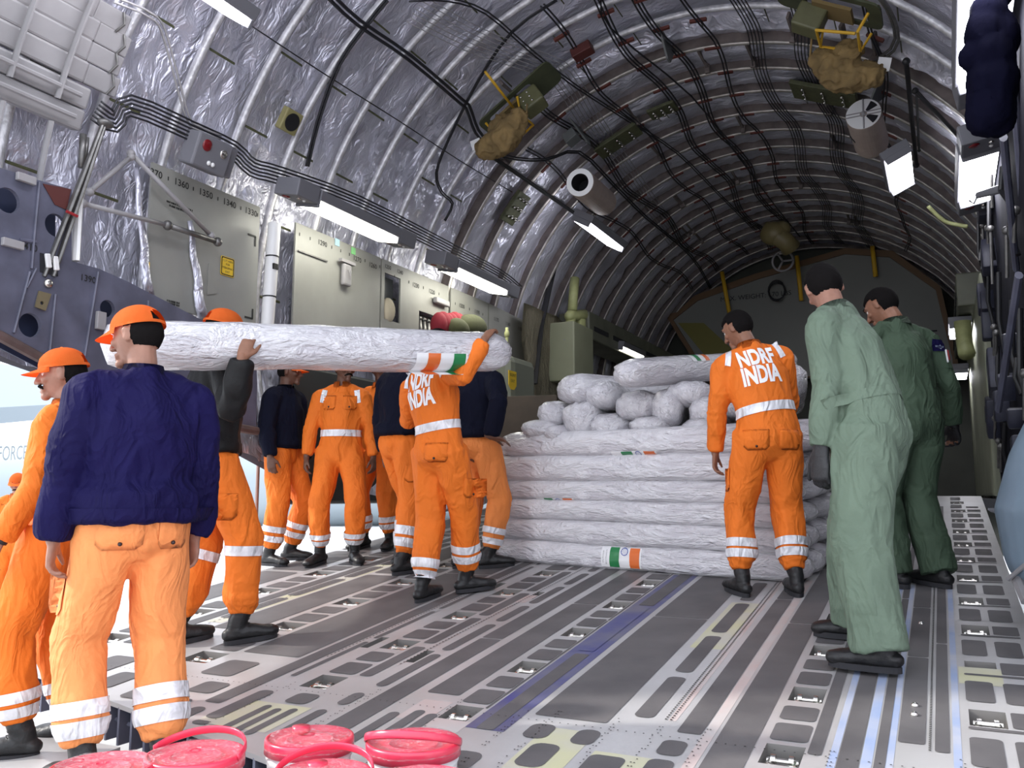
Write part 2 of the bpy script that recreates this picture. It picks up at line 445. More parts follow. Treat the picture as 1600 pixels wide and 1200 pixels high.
for (x0, x1, y0, y1) in pits:
    D = -.055
    q = [(x0, y0), (x1, y0), (x1, y1), (x0, y1)]
    T = [bm.verts.new(P2(*a)) for a in q]; B = [bm.verts.new(P2(*a, D)) for a in q]
    for i in range(4):
        f = bm.faces.new((T[i], T[(i+1)%4], B[(i+1)%4], B[i])); f.material_index = 6
    f = bm.faces.new(B); f.material_index = 6
def patch(x0, x1, y0, y1, mi=1, r=.02, h=.0025, skew=0):
    if y0 < yedge(x0)+.04: return
    pts = rrect(x0, y0, x1, y1, r)
    f = bm.faces.new([bm.verts.new(P2(a, b, h)) for a, b in pts]); f.material_index = mi
    s = [(a, b) for a, b in pts]
def clear(x0, x1, y0, y1):
    for p in pits:
        if p[0] < x1 and p[1] > x0 and p[2] < y1 and p[3] > y0: return False
    return True
rnd = random.Random(3)
def strip(x0, x1, y0=3.2, y1=10.3, mi=1, gaps=0, r=.012):
    y = y0
    while y < y1:
        l = rnd.uniform(.9, 2.6) if gaps == 0 else rnd.uniform(gaps*.8, gaps*1.2)
        e = min(y1, y+l)
        if clear(x0, x1, y, e): patch(x0, x1, y, e, mi, r)
        y = e + (.012 if gaps == 0 else .07)
def tint(x0, x1, y0, y1, mi): patch(x0, x1, y0, y1, mi, .005, .0012)
# tinted zones
tint(-.40, -.375, 2.55, 10.3, 4); tint(-.302, -.268, 2.55, 10.3, 4)
tint(-.24, -.205, 2.55, 10.3, 4); tint(-.835, -.795, 2.55, 8, 5); tint(-.03, -.005, 2.55, 10.3, 4)
tint(-1.70, -1.535, 3.0, 6.4, 3); patch(-1.66, -1.58, 4.05, 4.95, 3, .01, .0035)
tint(-.99, -.96, 3.3, 7, 5)
tint(-1.15, -.92, 2.55, 2.95, 2); tint(-2.8, -2.42, 2.70, 2.98, 2); tint(-1.16, -1.0, 4.25, 5.2, 2)
tint(-4.08, -3.95, 4.0, 7.5, 2); tint(-2.02, -1.88, 3.0, 3.22, 5); tint(-1.9, -1.7, 2.85, 3.05, 5); tint(-2.47, -2.36, 4.9, 5.1, 5)
tint(0.0, .16, 4.05, 4.28, 2); tint(-1.4, -1.2, 2.6, 3.1, 2)
# dark strips
strip(-.085, -.04, 3.3); strip(-.20, -.115, 3.35); strip(-.262, -.228, 2.9); strip(-.372, -.306, 2.55)
strip(-.47, -.425, 3.15); strip(-.78, -.645, 2.9); strip(-.93, -.84, 3.2)
strip(-1.50, -1.20, 3.2); strip(-1.655, -1.58, 3.0, 4.0); strip(-1.665, -1.575, 5.0, 10.3)
strip(-2.06, -1.90, 3.3); strip(-2.24, -2.12, 2.62); strip(-3.35, -2.98, 3.55); strip(-2.95, -2.86, 2.9)
strip(-3.93, -3.64, 3.9, gaps=1.3, r=.03); strip(-4.2, -4.1, 3.5); strip(-4.9, -4.55, 4.2, gaps=1.0, r=.03)
strip(-2.34, -2.28, 3.3, gaps=.45, r=.03); strip(-2.50, -2.43, 3.4, 10, gaps=.6, r=.02); strip(-2.82, -2.79, 3.3, gaps=.6); strip(-1.72, -1.71, 3.2)
strip(-1.13, -1.05, 3.30, 10, gaps=.62, r=.03); strip(-4.08, -3.98, 4.1, 10, gaps=.5, r=.03)
# rounded patches between the rings
for xc, (w, ys) in ringlanes.items():
    k = 0
    while ys+k*.62 < 10.1:
        y = ys+k*.62
        if xc == .085:
            patch(.16, .27, y-.08, y+.08, 1, .01); patch(.02, .27, y-.125, y-.10, 1, .01)
            patch(.02, .12, y+.17, y+.42, 1, .02); patch(.155, .26, y+.17, y+.42, 1, .02)
        else:
            h = .165
            patch(xc-w/2, xc+w/2, y+.12, y+.12+h, 1, .02); patch(xc-w/2, xc+w/2, y+.14+h+.02, y+.14+2*h, 1, .02)
        k += 1
# aft end plates: slots of every size
for (x0, x1, y0, y1, r) in [(-1.15, -1.02, 2.62, 2.72, .03), (-1.15, -1.02, 2.76, 2.92, .03), (-1.38, -1.27, 2.75, 2.95, .04), (-1.4, -1.28, 2.58, 2.71, .04),
        (-1.27, -1.18, 2.98, 3.12, .04), (-1.46, -1.36, 2.98, 3.12, .04), (-1.62, -1.50, 2.64, 2.80, .04), (-.95, -.86, 2.65, 2.95, .03), (-.95, -.86, 2.99, 3.12, .03),
        (-1.98, -1.93, 2.78, 3.10, .03), (-1.91, -1.86, 2.86, 3.08, .03), (-2.07, -2.02, 2.72, 3.05, .03), (-1.83, -1.77, 2.72, 2.9, .03), (-1.75, -1.69, 2.74, 2.9, .03),
        (-2.38, -2.33, 2.66, 2.98, .03), (-2.36, -2.30, 3.05, 3.2, .03), (-2.50, -2.46, 2.66, 2.95, .03), (-2.57, -2.53, 2.66, 2.93, .03), (-2.64, -2.60, 2.66, 2.95, .03), (-2.60, -2.48, 3.0, 3.12, .03),
        (-2.80, -2.72, 2.75, 3.1, .03), (-2.93, -2.86, 2.62, 2.84, .03), (-2.80, -2.72, 2.6, 2.72, .03),
        (-3.15, -3.0, 2.75, 2.9, .03), (-3.15, -3.0, 2.98, 3.12, .03), (-3.4, -3.25, 2.75, 3.0, .03), (-3.3, -3.1, 3.2, 3.42, .03), (-3.7, -3.55, 2.8, 3.1, .03), (-4.0, -3.8, 3.0, 3.3, .03),
        (-.03, .0, 2.6, 3.1, .01), (.03, .14, 2.58, 2.8, .02), (.16, .28, 2.58, 2.8, .02)]:
    patch(x0, x1, max(y0, yedge(x0)+.045), y1, 1, r, .003)
# rivet dots and perforated tracks
for xx, y0, y1, st in ((-.10, 3.3, 8.5, .018), (-1.0, 3.3, 7, .022), (-2.40, 3.6, 7, .03), (-2.84, 3.6, 7, .03), (-.98, 3.3, 7, .022), (-4.02, 3.6, 8, .04)):
    y = y0
    while y < y1: patch(xx-.004, xx+.004, y, y+st*.45, 7, .001, .004); y += st
for i in range(420):
    x = rnd.choice([-1.17, -.83, -1.0, -1.42, -2.72, -2.28, -1.55, -1.86, .295, -.01, -.40]) + rnd.choice([0, .012]); y = 2.56+rnd.randrange(24)*.03
    patch(x-.003, x+.003, y, y+.006, 7, .001, .0045)
for y in (2.56, 3.14):
    for i in range(150):
        x = -4.6+i*.033
        patch(x-.003, x+.003, y, y+.006, 7, .001, .0045)
# thickness: underside, side faces, the ribbed aft edge
def quad(a, b, c, d, mi=0):
    f = bm.faces.new([bm.verts.new(q) for q in (a, b, c, d)]); f.material_index = mi
quad(P2(RX0, yedge(RX0)+.1, -.18), P2(RX0, RAMP_Y1, -.18), P2(RX1, RAMP_Y1, -.18), P2(RX1, RAMP_Y0, -.18))
quad(P2(RX0, yedge(RX0)), P2(RX0, RAMP_Y1), P2(RX0, RAMP_Y1, -.18), P2(RX0, yedge(RX0), -.18))
quad(P2(RX1, RAMP_Y0), P2(RX1, RAMP_Y1), P2(RX1, RAMP_Y1, -.18), P2(RX1, RAMP_Y0, -.18))
for xa, xb in ((RX0, -2.2), (-2.2, RX1)):
    ya, yb = yedge(xa), yedge(xb)
    quad(P2(xa, ya, -.02), P2(xb, yb, -.02), P2(xb, yb), P2(xa, ya))
    quad(P2(xa, ya+.1, -.18), P2(xb, yb+.1, -.18), P2(xb, yb+.1, -.02), P2(xa, ya+.1, -.02), 8)
    quad(P2(xa, ya, -.02), P2(xb, yb, -.02), P2(xb, yb+.1, -.02), P2(xa, ya+.1, -.02), 8)
x = RX0
while x < RX1:
    box(bm, P2(x, yedge(x)+.05, -.10), (.012, .1, .16), mi=9); x += .11
tube(bm, [P2(RX0, yedge(RX0)+.05, -.10), P2(-2.2, 2.55, -.10), P2(RX1, 2.55, -.10)], .01, 4, mi=9)
M_edge = mat('ramp edge rib', (.17, .18, .24), .5)
M_deep = mat('ramp edge recess', (.02, .028, .10), .6)
floor = obj('floor', bm, [M_rl, M_rd, M_ry, M_rb, M_rlb, M_rp, M_pit, M_print, M_deep, M_edge], kind='structure')
# tie down rings, a part each: shackle ring, two lugs
proto = None
for i, (x, y, w, l) in enumerate(sorted(ringpos, key=lambda q: q[1])[:96]):
    if proto is None or True:
        if proto is None:
            bm = bmesh.new()
            pts = [V(-.04, .0, .0), V(-.042, -.035, .004), V(-.02, -.055, .006), V(.02, -.055, .006), V(.042, -.035, .004), V(.04, 0, 0)]
            tube(bm, pts, .008, 8, caps='round'); tube(bm, [V(-.052, .005, 0), V(.052, .005, 0)], .009, 8)
            for s in (-1, 1): tube(bm, [V(s*.030-.008, .005, 0), V(s*.030+.008, .005, 0)], .019, 12)
            proto = obj('tie_down_ring', bm, M_steel, floor, smooth='auto')
            o = proto
        else:
            o = proto.copy(); COL.objects.link(o)
        o.location = P2(x, y, -.022); o.rotation_euler = (math.atan(RS), 0, 0); o.scale = (w/.13, 1.1, 1)
# roller balls in the right lane
for i, y in enumerate([3.62, 3.72, 4.95, 6.1, 7.3]):
    bm = bmesh.new(); ell(bm, P2(-.155, y, .004), (.014, .014, .014)); obj('roller_ball', bm, M_steel, floor, smooth=True)

# ================================================================ ramp toe plates, apron, far aircraft
bm = bmesh.new()
M_toe = mat('toe plate', (.50, .50, .50), .5, .1, noise_amt=.3, nscale=3)
for (x0, x1, ya, za, yb, zb) in ((-5.6, -3.12, 2.62, -1.03, 1.2, -1.12), (-3.05, -1.7, 2.40, -1.05, .9, -1.16), (-1.66, .3, 2.40, -1.05, .9, -1.16)):
    A = [V(x0, ya, za), V(x1, ya, za), V(x1, yb, zb), V(x0, yb, zb)]
    t = [bm.verts.new(a) for a in A]; u = [bm.verts.new(a-V(0,0,.12)) for a in A]
    bm.faces.new(t); bm.faces.new(u[::-1])
    for i in range(4): bm.faces.new((t[i], u[i], u[(i+1)%4], t[(i+1)%4]))
obj('floor_toe', bm, M_toe, kind='structure')
bm = bmesh.new(); bm.faces.new([bm.verts.new(q) for q in (V(-200, -100, -1.5), V(100, -100, -1.5), V(100, 250, -1.5), V(-200, 250, -1.5))])
obj('ground', bm, mat('sunlit concrete apron', (.62, .62, .62), .8, noise_amt=.12, nscale=.3), kind='structure')
# ================================================================ people
def rot_xyz(rx=0, ry=0, rz=0): return Euler((math.radians(rx), math.radians(ry), math.radians(rz)), 'XYZ').to_matrix()
def remesh(bm, vox, smooth=2, fac=.5):
    me = bpy.data.meshes.new('r'); bmesh.ops.recalc_face_normals(bm, faces=bm.faces[:]); bm.to_mesh(me); bm.free()
    o = bpy.data.objects.new('r', me); COL.objects.link(o)
    md = o.modifiers.new('r', 'REMESH'); md.mode = 'VOXEL'; md.voxel_size = vox; md.use_smooth_shade = True
    if smooth:
        ms = o.modifiers.new('s', 'SMOOTH'); ms.factor = fac; ms.iterations = smooth
    dg = bpy.context.evaluated_depsgraph_get(); out = bpy.data.meshes.new_from_object(o.evaluated_get(dg))
    bpy.data.objects.remove(o); bpy.data.meshes.remove(me)
    out.materials.clear()
    return out
def sstep(a, b, x):
    t = max(0, min(1, (x-a)/(b-a))); return t*t*(3-2*t)
def wrinkle(me, amp, seed, ankz=None, folds=()):
    """cloth folds: noise along the normals, compressed towards the listed joints (point, radius, axis, strength)"""
    no = [v.normal.copy() for v in me.vertices]
    for v, nrm in zip(me.vertices, no):
        p = v.co; q = Vector((p.x*7+seed, p.y*7, p.z*3.2))
        d = (1-abs(noise.noise(q)))**3*1.2 - .5 + .7*noise.noise(Vector((p.x*15+p.z*5, p.y*15-seed, p.z*6+p.x*4)))
        d *= amp*1.5
        for (c, r, ax, s) in folds:
            dv = p-c; w = max(0, 1-dv.length/r)
            if w > 0:
                h = dv.dot(ax); lat = dv-ax*h
                d += s*w*((1-abs(noise.noise(Vector((h*26+lat.x*5+seed, lat.y*7, lat.z*7+lat.x*3)))))**2-.5)
        v.co = p+nrm*d
    me.update()
def mesh_bvh(me):
    return BVHTree.FromPolygons([v.co.copy() for v in me.vertices], [tuple(p.vertices) for p in me.polygons])
def conform_bm(bm, bvh, d, off, back=.35):
    """press a flat shape onto the cloth along d"""
    d = Vector(d).normalized(); hits = []
    for v in bm.verts:
        h = bvh.ray_cast(v.co-d*back, d, back*2.2)
        if h[0] is not None: hits.append((v, h[0]-d*off))
        else: hits.append((v, None))
    ok = [ (h-v.co).dot(d) for v, h in hits if h is not None]
    m = sorted(ok)[len(ok)//2] if ok else 0
    for v, h in hits:
        if h is not None and abs((h-v.co).dot(d)-m) < .12: v.co = h
        else: v.co = v.co+d*m
def fit_patch(poly, bvh, o, ax, ay, off, n=10, th=.0):
    """a grid patch of outline poly, pressed on along -(ax x ay)"""
    ax, ay = Vector(ax).normalized(), Vector(ay).normalized(); d = -ax.cross(ay)
    bm = bmesh.new(); f = bm.faces.new([bm.verts.new(Vector((p[0], p[1], 0))) for p in poly])
    for axi in (0, 1):
        vals = [v.co[axi] for v in bm.verts]; lo, hi = min(vals), max(vals)
        for k in range(1, n):
            x = lo+(hi-lo)*k/n; no = Vector((0,0,0)); no[axi] = 1; c = Vector((0,0,0)); c[axi] = x
            bmesh.ops.bisect_plane(bm, geom=bm.verts[:]+bm.edges[:]+bm.faces[:], plane_co=c, plane_no=no)
    for v in bm.verts: v.co = Vector(o)+ax*v.co.x+ay*v.co.y
    conform_bm(bm, bvh, d, off)
    return bm
def band_bm(bvh, a, b, t0, t1, off=.004, maxr=.2, seg=40, rows=4, ref=None, bm=None, tilt=None):
    """a strip of tape around the limb from a to b between fractions t0 and t1"""
    a, b = Vector(a), Vector(b); ax = (b-a).normalized(); x, y = frame_axes(ax, ref)
    bm = bm or bmesh.new(); rings = []
    for r in range(rows+1):
        c = a+(b-a)*(t0+(t1-t0)*r/rows); ds = []
        for k in range(seg):
            d = x*math.cos(2*PI*k/seg)+y*math.sin(2*PI*k/seg)
            cc = c+(ax*tilt*math.cos(2*PI*k/seg) if tilt else Vector((0,0,0)))
            h = bvh.ray_cast(cc, d, maxr); ds.append(((h[0]-cc).length if h[0] is not None else None, cc, d))
        good = sorted(q[0] for q in ds if q[0] is not None); med = good[len(good)//2] if good else .07
        vals = [q[0] if q[0] is not None else med for q in ds]
        rings.append([bm.verts.new(ds[k][1]+ds[k][2]*(max(vals[k], (vals[k-1]+vals[(k+1)%seg])/2)+off)) for k in range(seg)])
    for p, q in zip(rings[:-1], rings[1:]):
        for k in range(seg): bm.faces.new((p[k], p[(k+1)%seg], q[(k+1)%seg], q[k]))
    return bm
def hand_bm(bm, W, d, n, side, s=1.0, curl=(25, 35, 25), thumb=.5, fat=0, spread=1.0):
    """palm, four unequal bent fingers and a thumb; d towards the fingers, n palm normal, side = thumb side"""
    d = d.normalized(); n = (n-d*n.dot(d)).normalized(); b = side-d*side.dot(d)-n*side.dot(n); b.normalize()
    f = fat
    tube(bm, [W-d*.03*s, W+d*.02*s, W+d*.055*s, W+d*.088*s], [(.026*s+f, .021*s+f), (.031*s+f, .017*s+f), (.039*s+f, .016*s+f), (.038*s+f, .013*s+f)], 14, ref=b, caps='round')
    tube(bm, [W+b*.018*s+d*.01*s+n*.005, W+b*.030*s+d*.045*s+n*.008*s], [.016*s+f, .014*s+f], 10, caps='round')
    for i, (o, L) in enumerate(((.029, .072), (.0098, .081), (-.0098, .075), (-.0285, .058))):
        p = W+d*(.086-abs(o)*.15)*s+b*o*s*1.02; dd = (d+b*(o*2.2*spread)).normalized(); pts = [p-dd*.015*s, p]; ang = 0
        for c, fr in zip(curl, (.42, .32, .26)):
            ang += math.radians(c*(1+.12*i)); v = dd*math.cos(ang)+n*math.sin(ang); p = p+v*L*s*fr; pts.append(p)
        tube(bm, pts, [.0092*s+f*.7, .0095*s+f*.7, .0085*s+f*.7, .0078*s+f*.7, .0066*s+f*.6], 8, caps='round')
    p = W+d*.022*s+b*.028*s; v1 = (b*.62+d*.72+n*.25).normalized(); v2 = (b*(.35-.3*thumb)+d*.9+n*(.2+thumb*.5)).normalized()
    tube(bm, [p-v1*.012*s, p+v1*.038*s, p+v1*.038*s+v2*.034*s, p+v1*.038*s+v2*.052*s], [.0135*s+f, .0115*s+f*.8, .0095*s+f*.7, .0075*s+f*.6], 8, caps='round')
def ik(a, c, l1, l2, pole):
    a, c = Vector(a), Vector(c); v = c-a; D = v.length; m = (l1+l2)*.995
    if D > m: c = a+v*(m/D); v = c-a; D = m
    u = v/D; x = (l1*l1-l2*l2+D*D)/(2*D); h = math.sqrt(max(0, l1*l1-x*x)); p = Vector(pole); p = p-u*p.dot(u)
    p = p.normalized() if p.length > 1e-5 else u.orthogonal()
    return a+u*x+p*h, c

def person(label, foot, yaw, H=1.75, slope=True, lean=(0, 0), hip=(0, 0), feet=None, arms=None, head=(0, 0, 0), skin=None,
           top='coverall', bulk=1.0, cap=None, hair='short', face=None, vox=.010, bvox=.0065, boots=M_leather, glove=(0, 0), topmat=None,
           legbands=(), waistband=False, backtext=False, seed=1, twist=0, handsc=1.0, trousermat=None, detail=1, blouse=1.0, legw=1.0, hem=.0, shoes=False, loose=1.0, watch=(0, 0)):
    """foot: world point between the feet; yaw: degrees from the aircraft axis, counter-clockwise"""
    S = H/1.75; base = Vector(foot); Rz = Matrix.Rotation(math.radians(yaw), 3, 'Z')
    def gz(x, y):
        if not slope: return 0
        return RS*(Rz @ Vector((x, y, 0))).y
    feet = feet or [(-.12, -.02, 8), (.12, .04, -8)]            # left, right: x, y, yaw of the foot (degrees, ccw)
    J = {}
    pel = V(hip[0], hip[1], .955*S + gz(0, 0)-.004)
    fx = [V(f[0], f[1], gz(f[0], f[1])) for f in feet]
    lz = min(fx[0].z, fx[1].z); pel.z = .945*S+(fx[0].z+fx[1].z)/2
    Lr = rot_xyz(-lean[0], lean[1], 0); Lh = rot_xyz(-lean[0]*.45, lean[1]*.45, 0)
    Tw = Matrix.Rotation(math.radians(twist), 3, 'Z')
    wai = pel+Lh @ V(0, 0, .14*S); che = wai+Lr @ V(0, 0, .22*S); shc = che+Lr @ V(0, 0, .13*S); nck = shc+Lr @ V(0, .0, .045*S)
    RT = Lr @ Tw
    Xc = RT @ V(1, 0, 0); Yc = RT @ V(0, 1, 0); Zc = RT @ V(0, 0, 1); Xp = V(1, 0, 0)
    Hd = Tw @ rot_xyz(-lean[0]*.6, lean[1]*.6, 0) @ rot_xyz(0, 0, head[1]) @ rot_xyz(head[0], 0, 0) @ rot_xyz(0, head[2], 0)
    hb = nck+(Zc*.5+Hd @ V(0, 0, .5))*.055*S
    hc = hb+Hd @ V(0, .022*S, .105*S)
    sk = skin or M_skin
    # --- joints
    hips = [pel+V(-.09*S, 0, -.02*S), pel+V(.09*S, 0, -.02*S)]
    knees, anks = [], []
    for i in (0, 1):
        fd = Matrix.Rotation(math.radians(feet[i][2]), 3, 'Z') @ V(0, 1, 0)
        lift = feet[i][3] if len(feet[i]) > 3 else 0
        a0_ = fx[i]+V(0, 0, .095*S+lift); k, a = ik(hips[i], a0_, .435*S, .42*S, fd*1.0+V(0, .3, 0)+V((-1 if i == 0 else 1)*.1, 0, 0)); knees.append(k); anks.append(a); fx[i] = fx[i]+(a-a0_)*1.0
    shs = [shc-Xc*.175*S*(.5+.5*bulk)-Zc*.034*S, shc+Xc*.175*S*(.5+.5*bulk)-Zc*.034*S]
    elb, wri, hdir, hpal, hthumb = [], [], [], [], []
    arms = arms or [{}, {}]
    for i in (0, 1):
        s = -1 if i == 0 else 1; A = arms[i]
        l1, l2 = .285*S, .255*S
        if 'to' in A:      # world target of the wrist
            tw = Rz.transposed() @ (Vector(A['to'])-base)
            e, w = ik(shs[i], tw, l1, l2, Vector(A.get('pole', (s*.4, -.6, -.6))))
        else:
            def dr(fw, ou): fw, ou = math.radians(fw), math.radians(ou); return V(s*math.sin(ou), math.sin(fw)*math.cos(ou), -math.cos(fw)*math.cos(ou))
            e = shs[i]+dr(*A.get('u', (-3, 12)))*l1; w = e+dr(*A.get('f', (14, 3)))*l2
        elb.append(e); wri.append(w)
        fwd = (w-e).normalized()
        hd = Vector(A['h']) if 'h' in A else (fwd*.8+V(0, .12, -.5) if 'to' not in A else fwd)
        hdir.append(hd.normalized()); hpal.append(Vector(A.get('pal', (-s*.85, -.35, 0)))); hthumb.append(Vector(A.get('th', (0, 1, .1))))
    # --- body: one continuous surface
    bm = bmesh.new(); b = bulk
    tube(bm, [pel-V(0,0,.06*S), pel, wai, che, shc-Zc*.055*S], [(.145*S*b, .10*S), (.155*S*b, .105*S*b), (.135*S*b, .10*S*b), (.150*S*b, .104*S*b), (.12*S*b, .07*S)], 16, ref=Xc, caps='round')
    tube(bm, [shs[0]+Xc*.02, shc-Zc*.015, shs[1]-Xc*.02], [.050*S, .052*S, .050*S], 12, caps='round')
    tube(bm, [shc-Zc*.02, nck, hb+Hd @ V(0, .004, .0), hb+Hd @ V(0, .008, .05*S)], [(.058*S, .058*S), (.054*S, .055*S), (.053*S, .057*S), (.052*S, .058*S)], 14, ref=Xc)
    for i in (0, 1):
        tube(bm, [hips[i], (hips[i]+knees[i])/2, knees[i], knees[i]*.65+anks[i]*.35, anks[i]], [.080*S, .070*S, .050*S, .050*S, .036*S], 10, caps='round')
        fd = Matrix.Rotation(math.radians(feet[i][2]), 3, 'Z') @ V(0, 1, 0)
        tube(bm, [anks[i]-fd*.03-V(0,0,.05*S), anks[i]+fd*.12-V(0,0,.065*S)], [.032*S, .022*S], 8, caps='round')
        tube(bm, [shs[i], (shs[i]+elb[i])/2, elb[i], elb[i]*.7+wri[i]*.3, wri[i]], [.048*S, .046*S, .037*S, .038*S, .026*S], 10, caps='round')
        A = arms[i]
        hand_bm(bm, wri[i], hdir[i], hpal[i], hthumb[i], S*handsc, A.get('curl', (22, 30, 22)), A.get('thumb', .4))
    # head
    hr = (.0765*S, .097*S, .113*S)
    n0 = len(bm.verts)
    s_ = bmesh.ops.create_uvsphere(bm, u_segments=40, v_segments=28, radius=1)
    for v in s_['verts']:
        x, y, z = v.co
        lo = sstep(.05, -1, z)
        px = x*hr[0]*(1-.32*lo-.03*sstep(.2, 1, z)); py = y*hr[1]; pz = z*hr[2]
        if y > 0:
            py *= 1-.10*sstep(-.1, .9, z)*0 - .02
            py += .012*S*sstep(-.35, -.85, z)*(1-abs(x))          # chin
            if z < 0: py = py*(1-.04*lo)
        else:
            py *= 1-.28*lo                                         # nape
            pz *= 1-.25*lo
        v.co = hc+Hd @ V(px, py, pz)
    def HP(x, y, z): return hc+Hd @ (V(x, y, z)*S)
    Hx = Hd @ V(1, 0, 0)
    tube(bm, [HP(0, .089, .022), HP(0, .099, .0), HP(0, .110, -.020), HP(0, .116, -.032)], [(.008, .010), (.010, .011), (.0125, .012), (.014, .011)], 10, ref=Hx, caps='round')
    for s in (-1, 1):
        ell(bm, HP(s*.013, .102, -.035), (.009, .011, .008), Hd, 10, 8)
        ell(bm, HP(s*.078, -.006, -.004), (.009, .020, .032), Hd @ rot_xyz(-12, 0, -s*22), 12, 10)
        tube(bm, [HP(s*.012, .095, .030), HP(s*.035, .089, .034), HP(s*.055, .071, .028)], [.007, .0085, .007], 8, caps='round')
        ell(bm, HP(s*.042, .066, -.022), (.022, .020, .018), Hd, 10, 8)
    tube(bm, [HP(-.024, .084, -.063), HP(0, .098, -.060), HP(.024, .084, -.063)], [.005, .0075, .005], 8, caps='round')
    tube(bm, [HP(-.020, .083, -.073), HP(0, .096, -.073), HP(.020, .083, -.073)], [.005, .008, .005], 8, caps='round')
    ell(bm, HP(0, .078, -.097), (.026, .020, .018), Hd, 12, 8)
    me = remesh(bm, bvox, 2, .4)
    HdT = Hd.transposed()
    for v in me.vertices:
        q = HdT @ (v.co-hc)/S
        if abs(q.x) < .1 and q.z > -.13 and q.length < .17:
            for s in (-1, 1):
                r = (q-V(s*.031, .086, .006)); w = math.exp(-(r.x**2/.00028+r.y**2/.0009+r.z**2/.00012))
                v.co -= (Hd @ V(0, 1, 0))*.009*S*w
                r = (q-V(s*.082, .004, -.002)); w = math.exp(-(r.x**2/.0003+r.y**2/.00008+r.z**2/.00022))
                v.co -= (Hd @ V(s*1.0, .2, 0))*.006*S*w
            r = (q-V(0, .098, -.0665)); w = math.exp(-(r.x**2/.0006+r.y**2/.0004+r.z**2/.000008)); v.co -= (Hd @ V(0, 1, 0))*.004*S*w
    me.update()
    P = bpy.data.objects.new('person', me); COL.objects.link(P); me.materials.append(sk)
    P.location = base; P.rotation_euler = (0, 0, math.radians(yaw)); tag(P, label, 'person')
    for p in me.polygons: p.use_smooth = True
    def part(name, m, mats, parent=P, smooth=True, label=None, **k):
        if isinstance(m, bmesh.types.BMesh):
            mm = bpy.data.meshes.new(name); bmesh.ops.recalc_face_normals(m, faces=m.faces[:]); m.to_mesh(mm); m.free(); m = mm
        if smooth:
            for p in m.polygons: p.use_smooth = True
        o = bpy.data.objects.new(name, m); COL.objects.link(o); o.parent = parent
        for q in (mats if isinstance(mats, (list, tuple)) else [mats]): m.materials.append(q)
        if label: o['label'] = label
        return o
    # eyes, brows, moustache
    for s in (-1, 1):
        e = bmesh.new(); ell(e, HP(s*.031, .0735, .004), (.0125*S,)*3, None, 14, 10); ell(e, HP(s*.031-.000, .0805, .003), (.0062*S,)*3, None, 10, 8, mi=1)
        part('eye', e, [M_eyew, M_eyeb])
        e = bmesh.new(); tube(e, [HP(s*.013, .101, .030), HP(s*.033, .0965, .036), HP(s*.054, .079, .029)], [(.004, .0035), (.005, .004), (.003, .003)], 8, caps='round'); part('eyebrow', e, M_hair)
    if face and 'moustache' in face:
        e = bmesh.new()
        tube(e, [HP(-.037, .080, -.064), HP(-.020, .095, -.053), HP(0, .101, -.049), HP(.020, .095, -.053), HP(.037, .080, -.064)], [(.003, .004), (.007, .010), (.007, .010), (.007, .010), (.003, .004)], 8, caps='round')
        part('moustache', e, M_hair)
    # --- hair: the scalp faces, thickened
    def scalp(test, off, nm, m, vox=None, relief=0):
        bb = bmesh.new(); bb.from_mesh(me)
        bb.normal_update(); keep = []
        for f in bb.faces:
            q = HdT @ (f.calc_center_median()-hc)/S
            if q.length < .145 and test(q): keep.append(f)
        ks = set(keep); bmesh.ops.delete(bb, geom=[f for f in bb.faces if f not in ks], context='FACES')
        bb.normal_update()
        bound = set(v for v in bb.verts if v.is_boundary)
        for v in bb.verts:
            q = HdT @ (v.co-hc)/S
            o_ = off(q) if callable(off) else off
            v.co = v.co+v.normal*((-.002 if v in bound else o_)+relief*noise.noise(v.co*60))
        return bb
    if hair:
        long = .011 if hair == 'full' else (.007 if not cap else .0015)
        def ht(q):
            ear = abs(q.x) > .066 and -.02 < q.y < .03 and q.z < .028
            if ear: return False
            if q.y > .025: return q.z > .052-.25*(0.09-q.y)*0+ .10*max(0, q.y-.06)
            if q.y > -.02: return q.z > (.052 if q.y > .012 else .004)
            return q.z > (-.055 if not cap else -.048)
        bb = scalp(ht, lambda q: .0025+long*sstep(-.06, .08, q.z), 'hair', M_hair, relief=.002)
        part('hair', bb, M_hair)
    # --- cap
    if cap:
        c = bmesh.new(); seg = 40; rows = 12; rings = []
        tilt = rot_xyz(-6, 0, 0)
        def CPt(a, e, k=1.0):
            x = .086*math.cos(e)*math.cos(a)*k; y = (.108*math.cos(e)*math.sin(a))*k-.004; z = .098*math.sin(e)*k
            if math.sin(a) > 0: z += .008*math.cos(e)*math.sin(a)
            return hc+Hd @ (tilt @ (V(x, y, z+.028)*S))
        for r in range(rows+1):
            e = PI/2*r/rows*.985
            rings.append([c.verts.new(CPt(2*PI*k/seg, e, 1+.006*abs(math.cos(3*2*PI*k/seg))*math.cos(e))) for k in range(seg)])
        for r, (p, q) in enumerate(zip(rings[:-1], rings[1:])):
            for k in range(seg):
                back = abs((k+.5)/seg-.75)
                if r in (1, 2, 3, 4) and back < .085*math.sqrt(max(0, 1-((r-1)/4.2)**2)): continue
                c.faces.new((p[k], p[(k+1)%seg], q[(k+1)%seg], q[k]))
        c.faces.new(rings[-1])
        bmesh.ops.solidify(c, geom=c.faces[:], thickness=.003)
        cp = part('cap', c, M_cap)
        c = bmesh.new(); up, lo_ = [], []
